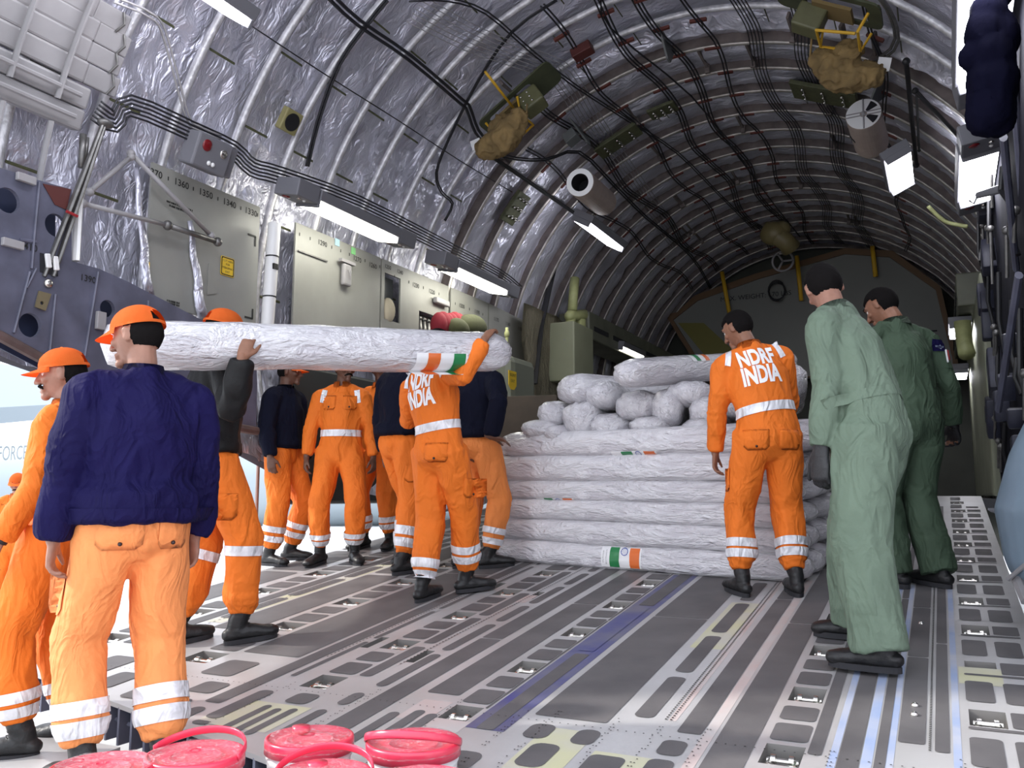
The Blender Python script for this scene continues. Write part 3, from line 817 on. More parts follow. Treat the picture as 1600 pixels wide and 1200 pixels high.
        for k in range(17):
            a = math.radians(22+136*k/16)
            row = []
            for j in range(7):
                t = j/6; ext = .072*math.sin((a-math.radians(22))/math.radians(136)*PI)**.6
                base_ = V(.087*math.cos(a), .109*math.sin(a)-.004, 0); o_ = base_+V(base_.x*.12*t, ext*t, 0)
                z = .034-.010*t-(o_.x**2)*2.2*t+.006*math.sin(a)*0
                row.append(hc+Hd @ (tilt @ (V(o_.x, o_.y, z)*S)))
            up.append(row)
        VV = [[c.verts.new(p) for p in r] for r in up]
        for p, q in zip(VV[:-1], VV[1:]):
            for j in range(6): c.faces.new((p[j], q[j], q[j+1], p[j+1]))
        bmesh.ops.solidify(c, geom=c.faces[:], thickness=.004); part('visor', c, M_cap, parent=cp)
        c = bmesh.new(); ell(c, CPt(0, PI/2), (.007, .007, .004), None, 10, 6); part('button', c, M_cap, parent=cp)
        if cap == 'text':
            m = mesh_bvh(cp.data)
            o_ = hc+Hd @ (V(.0, .14, .075)*S)
            t = text_bm('INDIA', .024*S, Matrix.Translation(o_) @ (Hd.to_4x4()) @ Matrix(((-1,0,0,0),(0,0,1,0),(0,1,0,0),(0,0,0,1))), off=.0006, grid=.008)
            conform_bm(t, m, Hd @ V(0, -1, 0), .002, .05); part('cap_lettering', t, M_ylabel, parent=cp, smooth=False)
    # --- boots
    for i in (0, 1):
        fd = Matrix.Rotation(math.radians(feet[i][2]), 3, 'Z') @ V(0, 1, 0); lift = feet[i][3] if len(feet[i]) > 3 else 0
        g = fx[i]+V(0, 0, lift); sl = V(0, 0, (gz(*(fx[i]+fd*.2).xy)-gz(*fx[i].xy))/.2)
        fw = (fd+sl).normalized() if lift == 0 else (fd+V(0,0,-lift*4)).normalized()
        lat = fw.cross(V(0, 0, 1)).normalized(); upv = lat.cross(fw)
        def FP(y, z, x=0): return g+fw*y*S+upv*z*S+lat*x*S
        bb = bmesh.new()
        tube(bb, [FP(-.055, .050), FP(-.01, .055), FP(.06, .052), FP(.12, .044), FP(.160, .040), FP(.178, .038)], [(.034*S, .032*S), (.039*S, .045*S), (.043*S, .042*S), (.050*S, .034*S), (.048*S, .031*S), (.042*S, .026*S)], 16, ref=lat, caps='round')
        sh = .10 if shoes else .20
        kd = (knees[i]-anks[i]).normalized()
        tube(bb, [FP(-.015, .06), FP(-.005, .11), anks[i]+kd*.05*S, anks[i]+kd*sh*S], [(.040*S, .050*S), (.041*S, .050*S), (.046*S, .050*S), (.053*S, .055*S)], 16, ref=lat)
        bmm = remesh(bb, .007, 3, .5)
        for v in bmm.vertices:
            d_ = noise.noise(v.co*22+Vector((seed, i, 0)))*.003+ .0025*(1-abs(noise.noise(Vector((v.co.x*8, v.co.y*8, v.co.z*34+i)))))**2
            v.co += v.normal*d_
        bo = part('boot', bmm, boots)
        bb = bmesh.new(); out = []
        for k in range(28):
            a = 2*PI*k/28; y = math.sin(a); x = math.cos(a)
            yy = .058+.138*y; w = .046+.006*sstep(-.2, .7, y)-.004*sstep(.3, -.3, abs(y))
            out.append((x*w*(1-.12*(y > .8)), yy))
        A_ = [bb.verts.new(FP(p[1], .002, p[0])) for p in out]; B_ = [bb.verts.new(FP(p[1], .026, p[0]*1.02)) for p in out]
        bb.faces.new(A_[::-1]); bb.faces.new(B_)
        for k in range(28): bb.faces.new((A_[k], A_[(k+1)%28], B_[(k+1)%28], B_[k]))
        part('sole', bb, M_sole, parent=bo, smooth=False)
        if not shoes:
            bb = bmesh.new(); mb = mesh_bvh(bmm)
            for q in range(6):
                z = .075+q*.022; y = .095-q*.013 if q < 3 else .068
                cpt = FP(y, z); dirn = (fw*.8+upv*.35).normalized()
                pts = []
                for s in range(-3, 4):
                    o_ = FP(-.01, z-.012+abs(s)*.001, s*.008); h = mb.ray_cast(o_, (fw*.9+upv*.45).normalized(), .2)
                    if h[0] is not None: pts.append(h[0]+(fw+upv)*.0015)
                if len(pts) > 3: tube(bb, pts, .0022, 5)
            if len(bb.verts): part('bootlace', bb, M_black, parent=bo)
    # --- clothes
    C_ = b*loose
    def torso(bm, hem=None, grow=0):
        g_ = grow
        pts = [pel-V(0,0,.05*S), pel+V(0,0,.04*S), wai, che, shc-Zc*.02]
        rr = [(.178*S*C_+g_, .128*S*C_+g_), (.172*S*C_+g_, .130*S*C_+g_), (.160*S*C_+g_, .124*S*C_+g_), (.182*S*C_+g_, .134*S*C_+g_), (.155*S*b+g_, .098*S+g_)]
        if hem is not None: pts = [pel+V(0,-.018,.035*S-hem), pel+V(0,-.016,.075*S)]+pts[2:]; rr = [(.184*S*C_+g_, .152*S*C_+g_), (.186*S*C_+g_, .152*S*C_+g_)]+rr[2:]
        tube(bm, pts, rr, 20, ref=Xc, caps='flat')
        if hem is None: ell(bm, pel-V(0,0,.05*S), (.178*S*C_, .128*S*C_, .12*S), None, 18, 12)
        ell(bm, shc-Zc*.03, (.15*S*b+g_, .095*S+g_, .05), RT, 18, 12)
        tube(bm, [shs[0], shc+Zc*.012, shs[1]], [.066*S+g_, .066*S+g_, .066*S+g_], 12, caps='round')
        tube(bm, [shc-Zc*.01, nck+Zc*.002, nck+Zc*.018*S+Yc*.004], [(.11*S, .090*S), (.082*S, .082*S), (.072*S, .074*S)], 16, ref=Xc)
        # hollow of the shoulder line
        for s in (0, 1): tube(bm, [nck-Zc*.015, (nck+shs[s])/2+Zc*.004, shs[s]+Zc*.005], [(.058*S, .058*S), .062*S, .062*S], 12, caps='round')
    def sleeves(bm, grow=0, cuff=.044, to=1.0):
        for i in (0, 1):
            w = elb[i]+(wri[i]-elb[i])*to
            f = (w-elb[i]).normalized()
            tube(bm, [shs[i], (shs[i]*.5+elb[i]*.5), elb[i], elb[i]*.5+w*.5, w-f*.035, w-f*.01], [.074*S+grow, .068*S+grow, .059*S+grow, .058*S+grow, .050*S+grow, cuff*S+grow], 14, caps='flat')
    def legs(bm, wide=1.0, low=0.0):
        for i in (0, 1):
            kd = (knees[i]-anks[i]).normalized()
            if low == 0:
                bl = blouse
                pts = [hips[i]+V(0,0,.02), hips[i]*.75+knees[i]*.25, hips[i]*.45+knees[i]*.55, knees[i], knees[i]*.6+anks[i]*.4, anks[i]+kd*.135*S, anks[i]+kd*.10*S, anks[i]+kd*.055*S]
                rr = [(.112*S, .118*S), (.108*S*wide, .116*S*wide), (.100*S*wide, .106*S*wide), (.091*S*wide, .096*S*wide), (.088*S*wide, .092*S*wide), (.086*S*wide*bl, .090*S*wide*bl), (.074*S*bl, .078*S*bl), (.056*S, .058*S)]
            else:
                pts = [hips[i]+V(0,0,.02), hips[i]*.75+knees[i]*.25, hips[i]*.45+knees[i]*.55, knees[i], knees[i]*.5+anks[i]*.5, anks[i]+kd*low*S]
                rr = [(.112*S, .118*S), (.110*S*wide, .118*S*wide), (.104*S*wide, .110*S*wide), (.098*S*wide, .102*S*wide), (.098*S*wide, .102*S*wide), (.096*S*wide, .100*S*wide)]
            tube(bm, pts, rr, 16, ref=Xp, caps='flat')
        tube(bm, [hips[0], pel-V(0,0,.015), hips[1]], [.105*S, .115*S, .105*S], 14, caps='round')
        ell(bm, pel+V(0, -.045*S, -.02*S), (.155*S*b, .105*S*b, .12*S), None, 16, 12)
    fold = []
    for i in (0, 1):
        fold += [(elb[i], .16, (wri[i]-shs[i]).normalized(), .010), (knees[i], .20, V(0,0,1), .007), (anks[i]+V(0,0,.13*S), .17, V(0,0,1), .016)]
    fold += [(wai, .24, Zc, .006), (pel-V(0,0,.1), .18, V(.3, 0, 1).normalized(), .006)]
    def cloth(bm, name, mt, amp=.006, cut=None):
        m = remesh(bm, vox, 3, .5); wrinkle(m, amp, seed*3.1, folds=fold); return part(name, m, mt), m
    tm = topmat or {'coverall': M_orange, 'flight': M_green, 'jacket': M_navyc, 'fleece': M_bnavy}[top]
    if top in ('coverall', 'flight'):
        bm = bmesh.new(); torso(bm); sleeves(bm, 0, .050 if top == 'flight' else .045, .97)
        if top == 'flight': legs(bm, legw, -.02)
        else: legs(bm, legw)
        cl, cm = cloth(bm, 'flight_suit' if top == 'flight' else 'coverall', tm, .007)
        low, lowm = cl, cm
    else:
        bm = bmesh.new(); legs(bm, legw); tube(bm, [pel-V(0,0,.03), pel+V(0,0,.06*S)], [(.168*S*C_, .124*S*C_)]*2, 18, ref=Xp, caps='round')
        low, lowm = cloth(bm, 'trousers', trousermat or M_orange, .007)
        bm = bmesh.new(); torso(bm, hem=hem, grow=.016); sleeves(bm, .012, .043, .99)
        cl, cm = cloth(bm, 'jacket', tm, .008)
    bv = mesh_bvh(cm); bl_ = mesh_bvh(lowm) if lowm is not cm else bv
    # collar
    c = bmesh.new(); rr = []
    for k in range(25):
        a = math.radians(-250+340*k/24*1.0) if top != 'jacket' else 2*PI*k/24
        a = math.radians(100+340*k/24)
        d = Xc*math.cos(a)+Yc*math.sin(a)
        rr.append((c.verts.new(nck+d*.076*S-Zc*.004), c.verts.new(nck+d*.070*S+Zc*.044*S), c.verts.new(nck+d*.084*S+Zc*.006*S-Zc*.010)))
    for p, q in zip(rr[:-1], rr[1:]):
        c.faces.new((p[0], q[0], q[1], p[1])); c.faces.new((p[1], q[1], q[2], p[2]))
    bmesh.ops.solidify(c, geom=c.faces[:], thickness=.003); part('collar', c, tm, parent=cl)
    if top in ('jacket', 'fleece'):
        hw = pel+V(0,-.018,.02*S-hem)
        c = band_bm(bv, hw, hw+Zc*.14*S, .04, .50, .004, .30, 44, 4, ref=Xc); part('hem_band', c, tm, parent=cl)
    for i in (0, 1):
        if glove[i]:
            bb = bmesh.new(); f_ = (wri[i]-elb[i]).normalized(); A = arms[i]
            hand_bm(bb, wri[i], hdir[i], hpal[i], hthumb[i], S*handsc*1.04, A.get('curl', (22, 30, 22)), A.get('thumb', .4), fat=.003)
            tube(bb, [wri[i]-f_*.045, wri[i]+hdir[i]*.02], [(.034*S, .030*S), (.033*S, .026*S)], 12, ref=hthumb[i], caps='flat')
            part('glove', remesh(bb, .005, 2, .4), M_glove)
        if watch[i]:
            f_ = (wri[i]-elb[i]).normalized(); bb = bmesh.new(); c0 = wri[i]-f_*.012
            tube(bb, [c0-f_*.011, c0+f_*.011], [(.034*S, .030*S)]*2, 18, ref=hthumb[i]); o_ = c0-hpal[i].normalized()*.028
            ell(bb, o_, (.020, .020, .020), None, 14, 8); part('wristwatch', bb, M_black)
    # reflective bands
    for (leg, t0, t1) in legbands:
        kd = anks[leg]
        bb = band_bm(bl_, knees[leg], anks[leg], t0, t1, .005, .16, 36, 4, ref=Xp); part('reflective_band', bb, M_refl, parent=low)
    if waistband:
        bb = band_bm(bv, wai-Zc*.035*S, wai+Zc*.035*S, 0.05, .85, .005, .26, 48, 4, ref=Xc); part('reflective_band', bb, M_refl, parent=cl)
    info = dict(P=P, part=part, bv=bv, bl=bl_, cl=cl, low=low, pel=pel, wai=wai, che=che, shc=shc, nck=nck, Xc=Xc, Yc=Yc, Zc=Zc, S=S,
                knees=knees, anks=anks, hips=hips, shs=shs, elb=elb, wri=wri, hdir=hdir, Rz=Rz, hc=hc, Hd=Hd, b=b)
    def pocket(o, ax, ay, w, h, bvh=None, parent=None, button=True, flap=True, col=None):
        bvh = bvh or bv; parent = parent or cl; ax = Vector(ax).normalized(); ay = Vector(ay).normalized(); d = -ax.cross(ay)
        poly = [(-w/2, h/2), (-w/2, -h*.32), (-w*.36, -h/2), (w*.36, -h/2), (w/2, -h*.32), (w/2, h/2)][::-1]
        bb = fit_patch(poly, bvh, Vector(o), ax, ay, .005, 6)
        for v in bb.verts: pass
        bmesh.ops.solidify(bb, geom=bb.faces[:], thickness=.003); q = part('pocket_flap', bb, col or tm if parent is cl else (trousermat or M_orange), parent=parent)
        # stitched edge
        if button:
            h_ = bvh.ray_cast(Vector(o)-ay*h*.30-d*.3, d, .6)
            if h_[0] is not None:
                bb = bmesh.new(); ell(bb, h_[0]-d*.006, (.008*S,)*3, None, 10, 8); part('button', bb, M_button, parent=parent)
    info['pocket'] = pocket
    if backtext:
        fw = Yc
        for txt, dz, sz in (('NDRF', .032, .150), ('INDIA', -.088, .150)):
            o_ = shc-Zc*.075*S+Zc*dz*S-fw*.3
            Mx = Matrix.Translation(o_) @ Matrix((Xc, Zc, -Yc)).transposed().to_4x4() @ Matrix.Diagonal((.56, 1.0, 1, 1))
            t = text_bm(txt, sz*S, Mx, off=.0065, grid=.012)
            conform_bm(t, bv, fw, .005, .35); part('lettering', t, M_textw, parent=cl, smooth=False, label='white NDRF INDIA lettering')
        for s in (-1, 1):
            o_ = shc+Xc*s*.14*S-Zc*.005*S-fw*.3
            ax_ = (Xc*1.0-Zc*s*.55).normalized(); 
            t = fit_patch([(-.045, -.02), (.045, -.02), (.045, .022), (-.045, .022)] , bv, o_, Xc, Zc, .005, 5) if False else None
            bb = bmesh.new()
            pts = [(s*.125, .045), (s*.158, .05), (s*.188, -.05), (s*.155, -.06)]
            if s < 0: pts = pts[::-1]
            bb = fit_patch(pts[::1], bv, shc-fw*.3, Xc, Zc, .006, 6) if True else bb
            part('reflective_patch', bb, M_refl, parent=cl)
    return info
def vaz(px, py=775):
    """azimuth of the sight line at this column, degrees from the aircraft axis"""
    r = ray(px, py); return math.degrees(math.atan2(-r[0], r[1]))
# ================================================================ things fixed to the fuselage
def ringpath(pts, r=3.19): return [ring_hit(x, y, r) for x, y in pts]
def smoothpath(p, n=4):
    out = []
    for i in range(len(p)-1):
        a = p[max(0, i-1)]; b = p[i]; c = p[i+1]; d = p[min(len(p)-1, i+2)]
        for k in range(n):
            t = k/n; out.append(.5*((2*b)+(c-a)*t+(2*a-5*b+4*c-d)*t*t+(3*b-a-3*c+d)*t**3))
    out.append(p[-1]); return out
def cable(name, label, cat, pts, r, mt=None, group=None, seg=6, smooth=3, rings=None):
    bm = bmesh.new(); p = smoothpath([Vector(q) for q in pts], smooth) if smooth else [Vector(q) for q in pts]
    tube(bm, p, r, seg)
    o = obj(name, bm, mt or M_cable, smooth=True); tag(o, label, cat, group); return o

# --- fluorescent fixtures
def fixture(label, y0, y1, x, z, side, cool=False, tilt=0, dome=True, grp='fluorescent lights of the hold'):
    L = y1-y0; t = thing('light_fixture', label, 'light', (x, y0, z), grp)
    R = rot_xyz(0, tilt, 0); q = lambda a, b, c: R @ V(a, 0, c) + V(0, b, 0)
    def bx(name, a0, a1, b0, b1, c0, c1, mt, bev=.006):
        bm = bmesh.new(); box(bm, V((a0+a1)/2, (b0+b1)/2, (c0+c1)/2), (a1-a0, b1-b0, c1-c0), bev=bev)
        bmesh.ops.transform(bm, matrix=R.to_4x4(), verts=bm.verts[:])
        me = bpy.data.meshes.new(name); bm.to_mesh(me); bm.free(); o = bpy.data.objects.new(name, me); COL.objects.link(o); o.parent = t; me.materials.append(mt); return o
    bx('housing', -.14, .14, -.02, L+.02, .03, .12, M_housing)
    bx('diffuser', -.12, .12, 0, L, -.03, .035, M_lampc if cool else M_lamp, .02)
    bx('end_cap', -.128, .128, -.025, .0, -.032, .04, M_housing); bx('end_cap', -.128, .128, L, L+.025, -.032, .04, M_housing)
    if dome:
        for (b0, b1) in ((-.30, -.03), (L+.03, L+.30)):
            h = bx('end_box', -.13, .13, b0, b1, -.01, .14, M_housing, .01); 
            for (a, b_, r, mm) in ((-.05, .07, .038, M_red), (.06, .10, .02, M_steel), (.06, .17, .014, M_white)):
                bm = bmesh.new(); ell(bm, R @ V(a, b0+b_, -.012), (r, r, .012), R, 14, 8); o = bpy.data.objects.new('indicator', None)
                me = bpy.data.meshes.new('indicator'); bm.to_mesh(me); bm.free(); o = bpy.data.objects.new('indicator', me); COL.objects.link(o); me.materials.append(mm); o.parent = h
    return t
fixture('long warm fluorescent light over the pale panels, nearest on the left wall', 5.65, 6.83, -4.78, 2.50, -1, tilt=12)
fixture('second warm fluorescent light along the left wall, above the red cloth', 8.0, 9.2, -4.78, 2.48, -1, tilt=12)
fixture('small far fluorescent light low on the left wall, above the piled rolls', 13.2, 14.3, -4.70, 2.40, -1, dome=False, tilt=10)
fixture('fluorescent light high on the left beside the open cylinder', 9.5, 10.7, -3.80, 3.32, -1, True, dome=False, tilt=30)
fixture('fluorescent light cut off by the top edge, upper left', 3.0, 4.05, -4.08, 3.19, -1, True, dome=False, tilt=35)
fixture('fluorescent light on the right side below the capped cylinder', 9.1, 10.1, -.24, 3.36, 1, True, dome=False, tilt=-25)
fixture('fluorescent light partly behind the hanging navy coat', 4.45, 5.75, .33, 2.50, 1, True, tilt=-10)
fixture('fluorescent light below the coat on the right wall, crossed by a grey arm', 6.9, 8.05, .36, 2.47, 1, True, tilt=-10)
for i, (y, z) in enumerate(((12.5, 2.2), (15.2, 1.95))):
    fixture(('upper', 'lower')[i]+' of the small far lights beside the right wall column', y, y+.9, .28, z, 1, True, dome=False)

# --- numbered side panels, left wall
XP = -5.22
pan = thing('lining_board', 'large grey lining panel numbered 1370 to 1330, left wall', 'panel', (XP, 4.3, 1.4))
bm = bmesh.new(); plate(bm, [(4.38, 1.42), (5.53, 1.42), (5.53, 2.50), (4.38, 2.50)], [], (XP, 0, 0), (0,1,0), (0,0,1), (-.02,0,0)); obj('board', bm, M_panel, pan)
def marks(par, items, y0off=0, x=XP+.003, ticks=None):
    for s, y, z, sz in items:
        b = text_bm(s, sz, basis((x, y, z), (0,1,0), (0,0,1)) , off=.001); obj('lettering', b, M_print, par)
def tickbm(par, ys, z, x=XP+.004):
    bm = bmesh.new()
    for y in ys: box(bm, (x, y, z), (.002, .008, .03))
    obj('scale_marks', bm, M_print, par)
def cross(par, y, z, x=XP+.004): pass
marks(pan, [('1370', 4.40, 2.42, .075), ('1360', 4.66, 2.42, .075), ('1350', 4.91, 2.42, .075), ('1340', 5.17, 2.42, .075), ('1330', 5.42, 2.42, .075)])
tickbm(pan, [4.53, 4.78, 5.04, 5.30, 5.50], 2.42)
bm = bmesh.new(); plate(bm, rrect(5.10, 1.80, 5.25, 1.96, .015), [], (XP+.003, 0, 0), (0,1,0), (0,0,1), (.004,0,0)); sg = obj('emergency_sign', bm, M_ylabel, pan)
bm = bmesh.new(); plate(bm, rrect(5.105, 1.805, 5.245, 1.955, .012), [rrect(5.113, 1.813, 5.237, 1.947, .01)], (XP+.008, 0, 0), (0,1,0), (0,0,1), (.001,0,0)); obj('sign_border', bm, M_print, sg)
for s, z in (('CUT HERE', 1.925), ('FOR', 1.895), ('EMERGENCY', 1.865), ('EXIT', 1.833)):
    obj('lettering', text_bm(s, .024, basis((XP+.009, 5.175, z), (0,1,0), (0,0,1))), M_print, sg)
bm = bmesh.new()
for (y, z, dy, dz) in ((5.44, 2.22, 1, -1), (5.44, 1.50, 1, 1)):
    box(bm, (XP+.004, y, z), (.003, .09, .016)); box(bm, (XP+.004, y+.045*dy, z+.04*dz), (.003, .016, .09))
obj('corner_marks', bm, M_print, pan)
bm = bmesh.new(); plate(bm, [(4.97, 1.60), (4.97, 1.86), (5.02, 1.70), (5.07, 1.63)], [], (XP+.003, 0, 0), (0,1,0), (0,0,1), (.006,0,0)); obj('cover_plate', bm, M_panel, pan)
bm = bmesh.new()
for (y0, y1, z) in ((4.53, 4.78, 2.24), (4.56, 4.75, 2.215), (4.58, 4.70, 1.475), (4.58, 4.70, 1.455)):
    y = y0
    rr_ = random.Random(int(y0*100))
    while y < y1:
        w = rr_.uniform(.004, .012); box(bm, (XP+.004, y, z), (.002, w, .014)); y += w+rr_.uniform(.003, .008)
obj('small_print', bm, M_print, pan)
# seam belts of foil over the panel and a yellow handle
for (a, b_, w) in (((212, 262), (232, 462), .05), ((296, 345), (316, 495), .06)):
    p0 = at(*a, X=XP+.03); p1 = at(*b_, X=XP+.03); bm = bmesh.new()
    pts = [p0+(p1-p0)*k/8+V(0, .012*math.sin(k*1.7), 0) for k in range(9)]; tube(bm, pts, [(w*(.35+.08*k), .018) for k in range(9)], 8, ref=(0,1,0)); o = obj('foil_strip', bm, foil, smooth=True)
    tag(o, 'crumpled foil strip down the panel %s' % ('at its left edge' if a[0] < 250 else 'below the dark latch'), 'foil strip')
bm = bmesh.new(); c = at(229, 425, X=XP+.03); box(bm, c, (.02, .04, .16), bev=.006); box(bm, c+V(0, 0, .10), (.015, .025, .05), mi=1); o = obj('emergency_handle', bm, [M_ylabel, M_panel]); tag(o, 'yellow pull handle on the grey panel', 'handle')
# struts over the panel
for nm, lb, a, b_, r, mm in (('brace_rod', 'slanting grey rod from the panel top down to the latch', (205, 240), (330, 368), .018, M_beam), ('brace_rod', 'grey rod running left from the panel top', (205, 245), (140, 300), .018, M_beam),
        ('latch_bar', 'dark hinged bar across the grey panel', (262, 352), (340, 378), .022, M_dsteel), ('latch_bar', 'grey bar running to the dark latch', (130, 318), (262, 352), .018, M_beam)):
    p0 = at(*a, X=XP+.09); p1 = at(*b_, X=XP+.09); bm = bmesh.new(); tube(bm, [p0, p1], r, 10)
    for q in (p0, p1): ell(bm, q, (r*1.7,)*3, None, 10, 8)
    o = obj(nm, bm, mm, smooth=True); tag(o, lb, 'rod')

pb = thing('lining_board', 'pale panel with a small latch numbered 1290 to 1270, under the near light', 'panel', (XP, 6.0, 1.4))
bm = bmesh.new(); plate(bm, [(6.0, 1.42), (7.34, 1.42), (7.34, 2.50), (6.0, 2.50)], [rrect(6.55, 1.42-.0+.02, 6.95, 1.55, .01)], (XP, 0, 0), (0,1,0), (0,0,1), (-.02,0,0)); obj('board', bm, M_panel, pb)
marks(pb, [('1290', 6.38, 2.40, .07), ('1270', 6.93, 2.38, .07), ('1260', 7.20, 2.38, .07)])
tickbm(pb, [6.05, 6.2, 6.52, 6.66, 6.80, 7.06, 7.32], 2.40)
bm = bmesh.new(); c = at(541, 430, X=XP+.04); box(bm, c, (.05, .13, .22), bev=.02); box(bm, c+V(.01, 0, .13), (.04, .22, .03)); tube(bm, [c+V(.04, -.02, .05), c+V(.05, 0, -.02), c+V(.04, .02, .05)], .005, 6); obj('latch', bm, M_beam, pb)
bm = bmesh.new(); box(bm, (XP+.012, 6.24, 2.24), (.01, .42, .012)); obj('hinge_line', bm, M_dsteel, pb)
for y, mm in ((6.60, mat('pale blue tag', (.35, .55, .65), .6)), (6.86, mat('pale green tag', (.22, .55, .22), .6))):
    bm = bmesh.new(); box(bm, (XP+.005, y, 2.47-.02*(y > 6.7)), (.003, .07, .07)); obj('sticker', bm, mm, pb)
pc = thing('lining_board', 'grey panel with an open pouch window and a rack recess', 'panel', (XP, 7.37, 1.4))
w1 = [(7.42, 1.86), (7.72, 1.86), (7.72, 2.36), (7.42, 2.36)]; w2 = [(8.10, 1.55), (8.62, 1.55), (8.62, 2.08), (8.10, 2.08)]
bm = bmesh.new(); plate(bm, [(7.37, 1.42), (8.75, 1.42), (8.75, 2.50), (7.37, 2.50)], [w1, w2], (XP, 0, 0), (0,1,0), (0,0,1), (-.02,0,0)); obj('board', bm, M_panel, pc)
marks(pc, [('1250', 7.47, 2.43, .06), ('1240', 7.70, 2.43, .06), ('1230', 8.02, 2.35, .07), ('1220', 8.36, 2.35, .07)]); tickbm(pc, [7.6, 7.88, 8.18, 8.52], 2.36)
for q_ in (((XP-.12, 7.57, 2.11), (.01, .34, .5)), ((XP-.12, 8.36, 1.82), (.01, .56, .54))):
    bm = bmesh.new(); box(bm, *q_); obj('recess', bm, M_panel_d, pc)
bm = bmesh.new(); ell(bm, (XP-.03, 7.53, 1.97), (.07, .10, .14), None, 14, 10); o = obj('canvas_pouch', bm, mat('cream canvas', (.52, .46, .34), .8, bump=.5, bscale=20), smooth=True); tag(o, 'cream canvas pouch in the panel window', 'pouch')
for i in range(5):
    bm = bmesh.new(); y = 8.16+.09*i; tube(bm, [(XP-.03, y, 1.98), (XP-.03, y+.02, 1.84), (XP-.03, y+.01, 1.62)], [.022, .030, .022], 10); ell(bm, (XP-.03, y, 2.0), (.03, .03, .03), None, 10, 8)
    o = obj('snatch_hook', bm, M_dsteel, smooth=True); tag(o, 'dark metal hook in the rack recess of the panel', 'hook', 'hooks in the wall rack')
pd = thing('lining_board', 'far pale green panel under the second light', 'panel', (XP, 8.78, 1.4))
bm = bmesh.new(); plate(bm, [(8.8, 1.3), (9.75, 1.3), (9.75, 2.50), (8.8, 2.50)], [], (XP, 0, 0), (0,1,0), (0,0,1), (-.02,0,0)); obj('board', bm, M_panel, pd)
marks(pd, [('1200', 9.06, 2.32, .07), ('1190', 9.45, 2.32, .07)]); tickbm(pd, [8.9, 9.25, 9.6], 2.32)
bm = bmesh.new(); box(bm, at(690, 472, X=XP+.04), (.06, .30, .07), bev=.015); obj('latch', bm, M_beam, pd)
pe = thing('lining_board', 'farthest pale green panel of the left wall row', 'panel', (XP, 9.78, 1.4))
bm = bmesh.new(); plate(bm, [(9.78, 1.3), (11.2, 1.3), (11.2, 2.45), (9.78, 2.50)], [], (XP, 0, 0), (0,1,0), (0,0,1), (-.02,0,0)); obj('board', bm, M_panel, pe)
marks(pe, [('1170', 9.98, 2.32, .07), ('1160', 10.32, 2.32, .07), ('1150', 10.7, 2.32, .07)])
# red and olive cloth bundles
bm = bmesh.new()
for k in range(6): ell(bm, at(686+6*k, 508, X=-5.02)+V(0, 0, .01*math.sin(k*2)), (.10, .10, .15), None, 12, 10)
m_ = None
o = obj('cloth_bundle', bm, mat('dark red cloth', (.24, .012, .025), .8, bump=.4, bscale=15), smooth=True); tag(o, 'dark red cloth bundle behind the carried roll', 'cloth')
bm = bmesh.new(); ell(bm, at(735, 513, X=-4.95), (.14, .34, .17), rot_xyz(10, 0, 0), 16, 10); ell(bm, at(715, 516, X=-4.93), (.12, .2, .14), None, 14, 10)
o = obj('kit_bag', bm, mat('dark olive cloth', (.055, .060, .022), .85, bump=.4, bscale=18), smooth=True); tag(o, 'dark olive bag beside the red cloth', 'bag')
# vertical white tube
bm = bmesh.new(); p0 = at(429, 350, X=-5.05); p1 = at(414, 560, X=-5.05); tube(bm, [p0, p1], .055, 16)
for k in (.25, .55): 
    c = p0+(p1-p0)*k; tube(bm, [c-V(0,0,.006), c+V(0,0,.006)], .058, 16, mi=1)
box(bm, p0+(p1-p0)*.33+V(.05, -.01, 0), (.02, .05, .05), mi=1)
o = obj('stowage_tube', bm, [M_white, M_black], smooth='auto'); tag(o, 'white vertical tube with black bands beside the grey panel', 'tube')
# speaker on the blankets
c = ring_hit(452, 189, 3.2); th = math.atan2(c.x-CX, c.z-CZ); R = Matrix.Rotation(th, 3, 'Y')
sp = thing('speaker', 'square yellowish speaker box with round black grille, left wall', 'speaker', c)
def local(bm, par, nm, mm, sm=False):
    me = bpy.data.meshes.new(nm); bm.to_mesh(me); bm.free()
    if sm:
        for p in me.polygons: p.use_smooth = True
    o = bpy.data.objects.new(nm, me); COL.objects.link(o); o.parent = par
    for q in (mm if isinstance(mm, (list, tuple)) else [mm]): me.materials.append(q)
    return o
bm = bmesh.new(); box(bm, (0,0,0), (.20, .20, .07), R, bev=.012); local(bm, sp, 'case', mat('yellowed plastic', (.30, .27, .12), .5))
bm = bmesh.new(); tube(bm, [R @ V(0,0,-.034), R @ V(0,0,-.044)], .078, 24); local(bm, sp, 'grille', M_black)
# signal box
c = at(322, 240, X=-4.95); R = rot_xyz(0, 20, 0)
sb = thing('signal_box', 'grey box with a red lamp and a white lamp above the numbered panel', 'signal light', c)
bm = bmesh.new(); box(bm, (0,0,0), (.16, .34, .26), R, bev=.015); local(bm, sb, 'case', M_housing)
for (y, z, r, mm) in ((-.08, .05, .045, M_red), (.09, .04, .036, M_steel), (.02, -.07, .018, M_white), (-.02, -.07, .018, M_white)):
    bm = bmesh.new(); ell(bm, R @ V(.083, y, z), (.012, r, r), R, 16, 10); local(bm, sb, 'lamp', mm, True)
bm = bmesh.new(); box(bm, (-.03, .22, .02), (.12, .1, .24), R, bev=.01); local(bm, sb, 'side_box', M_housing)
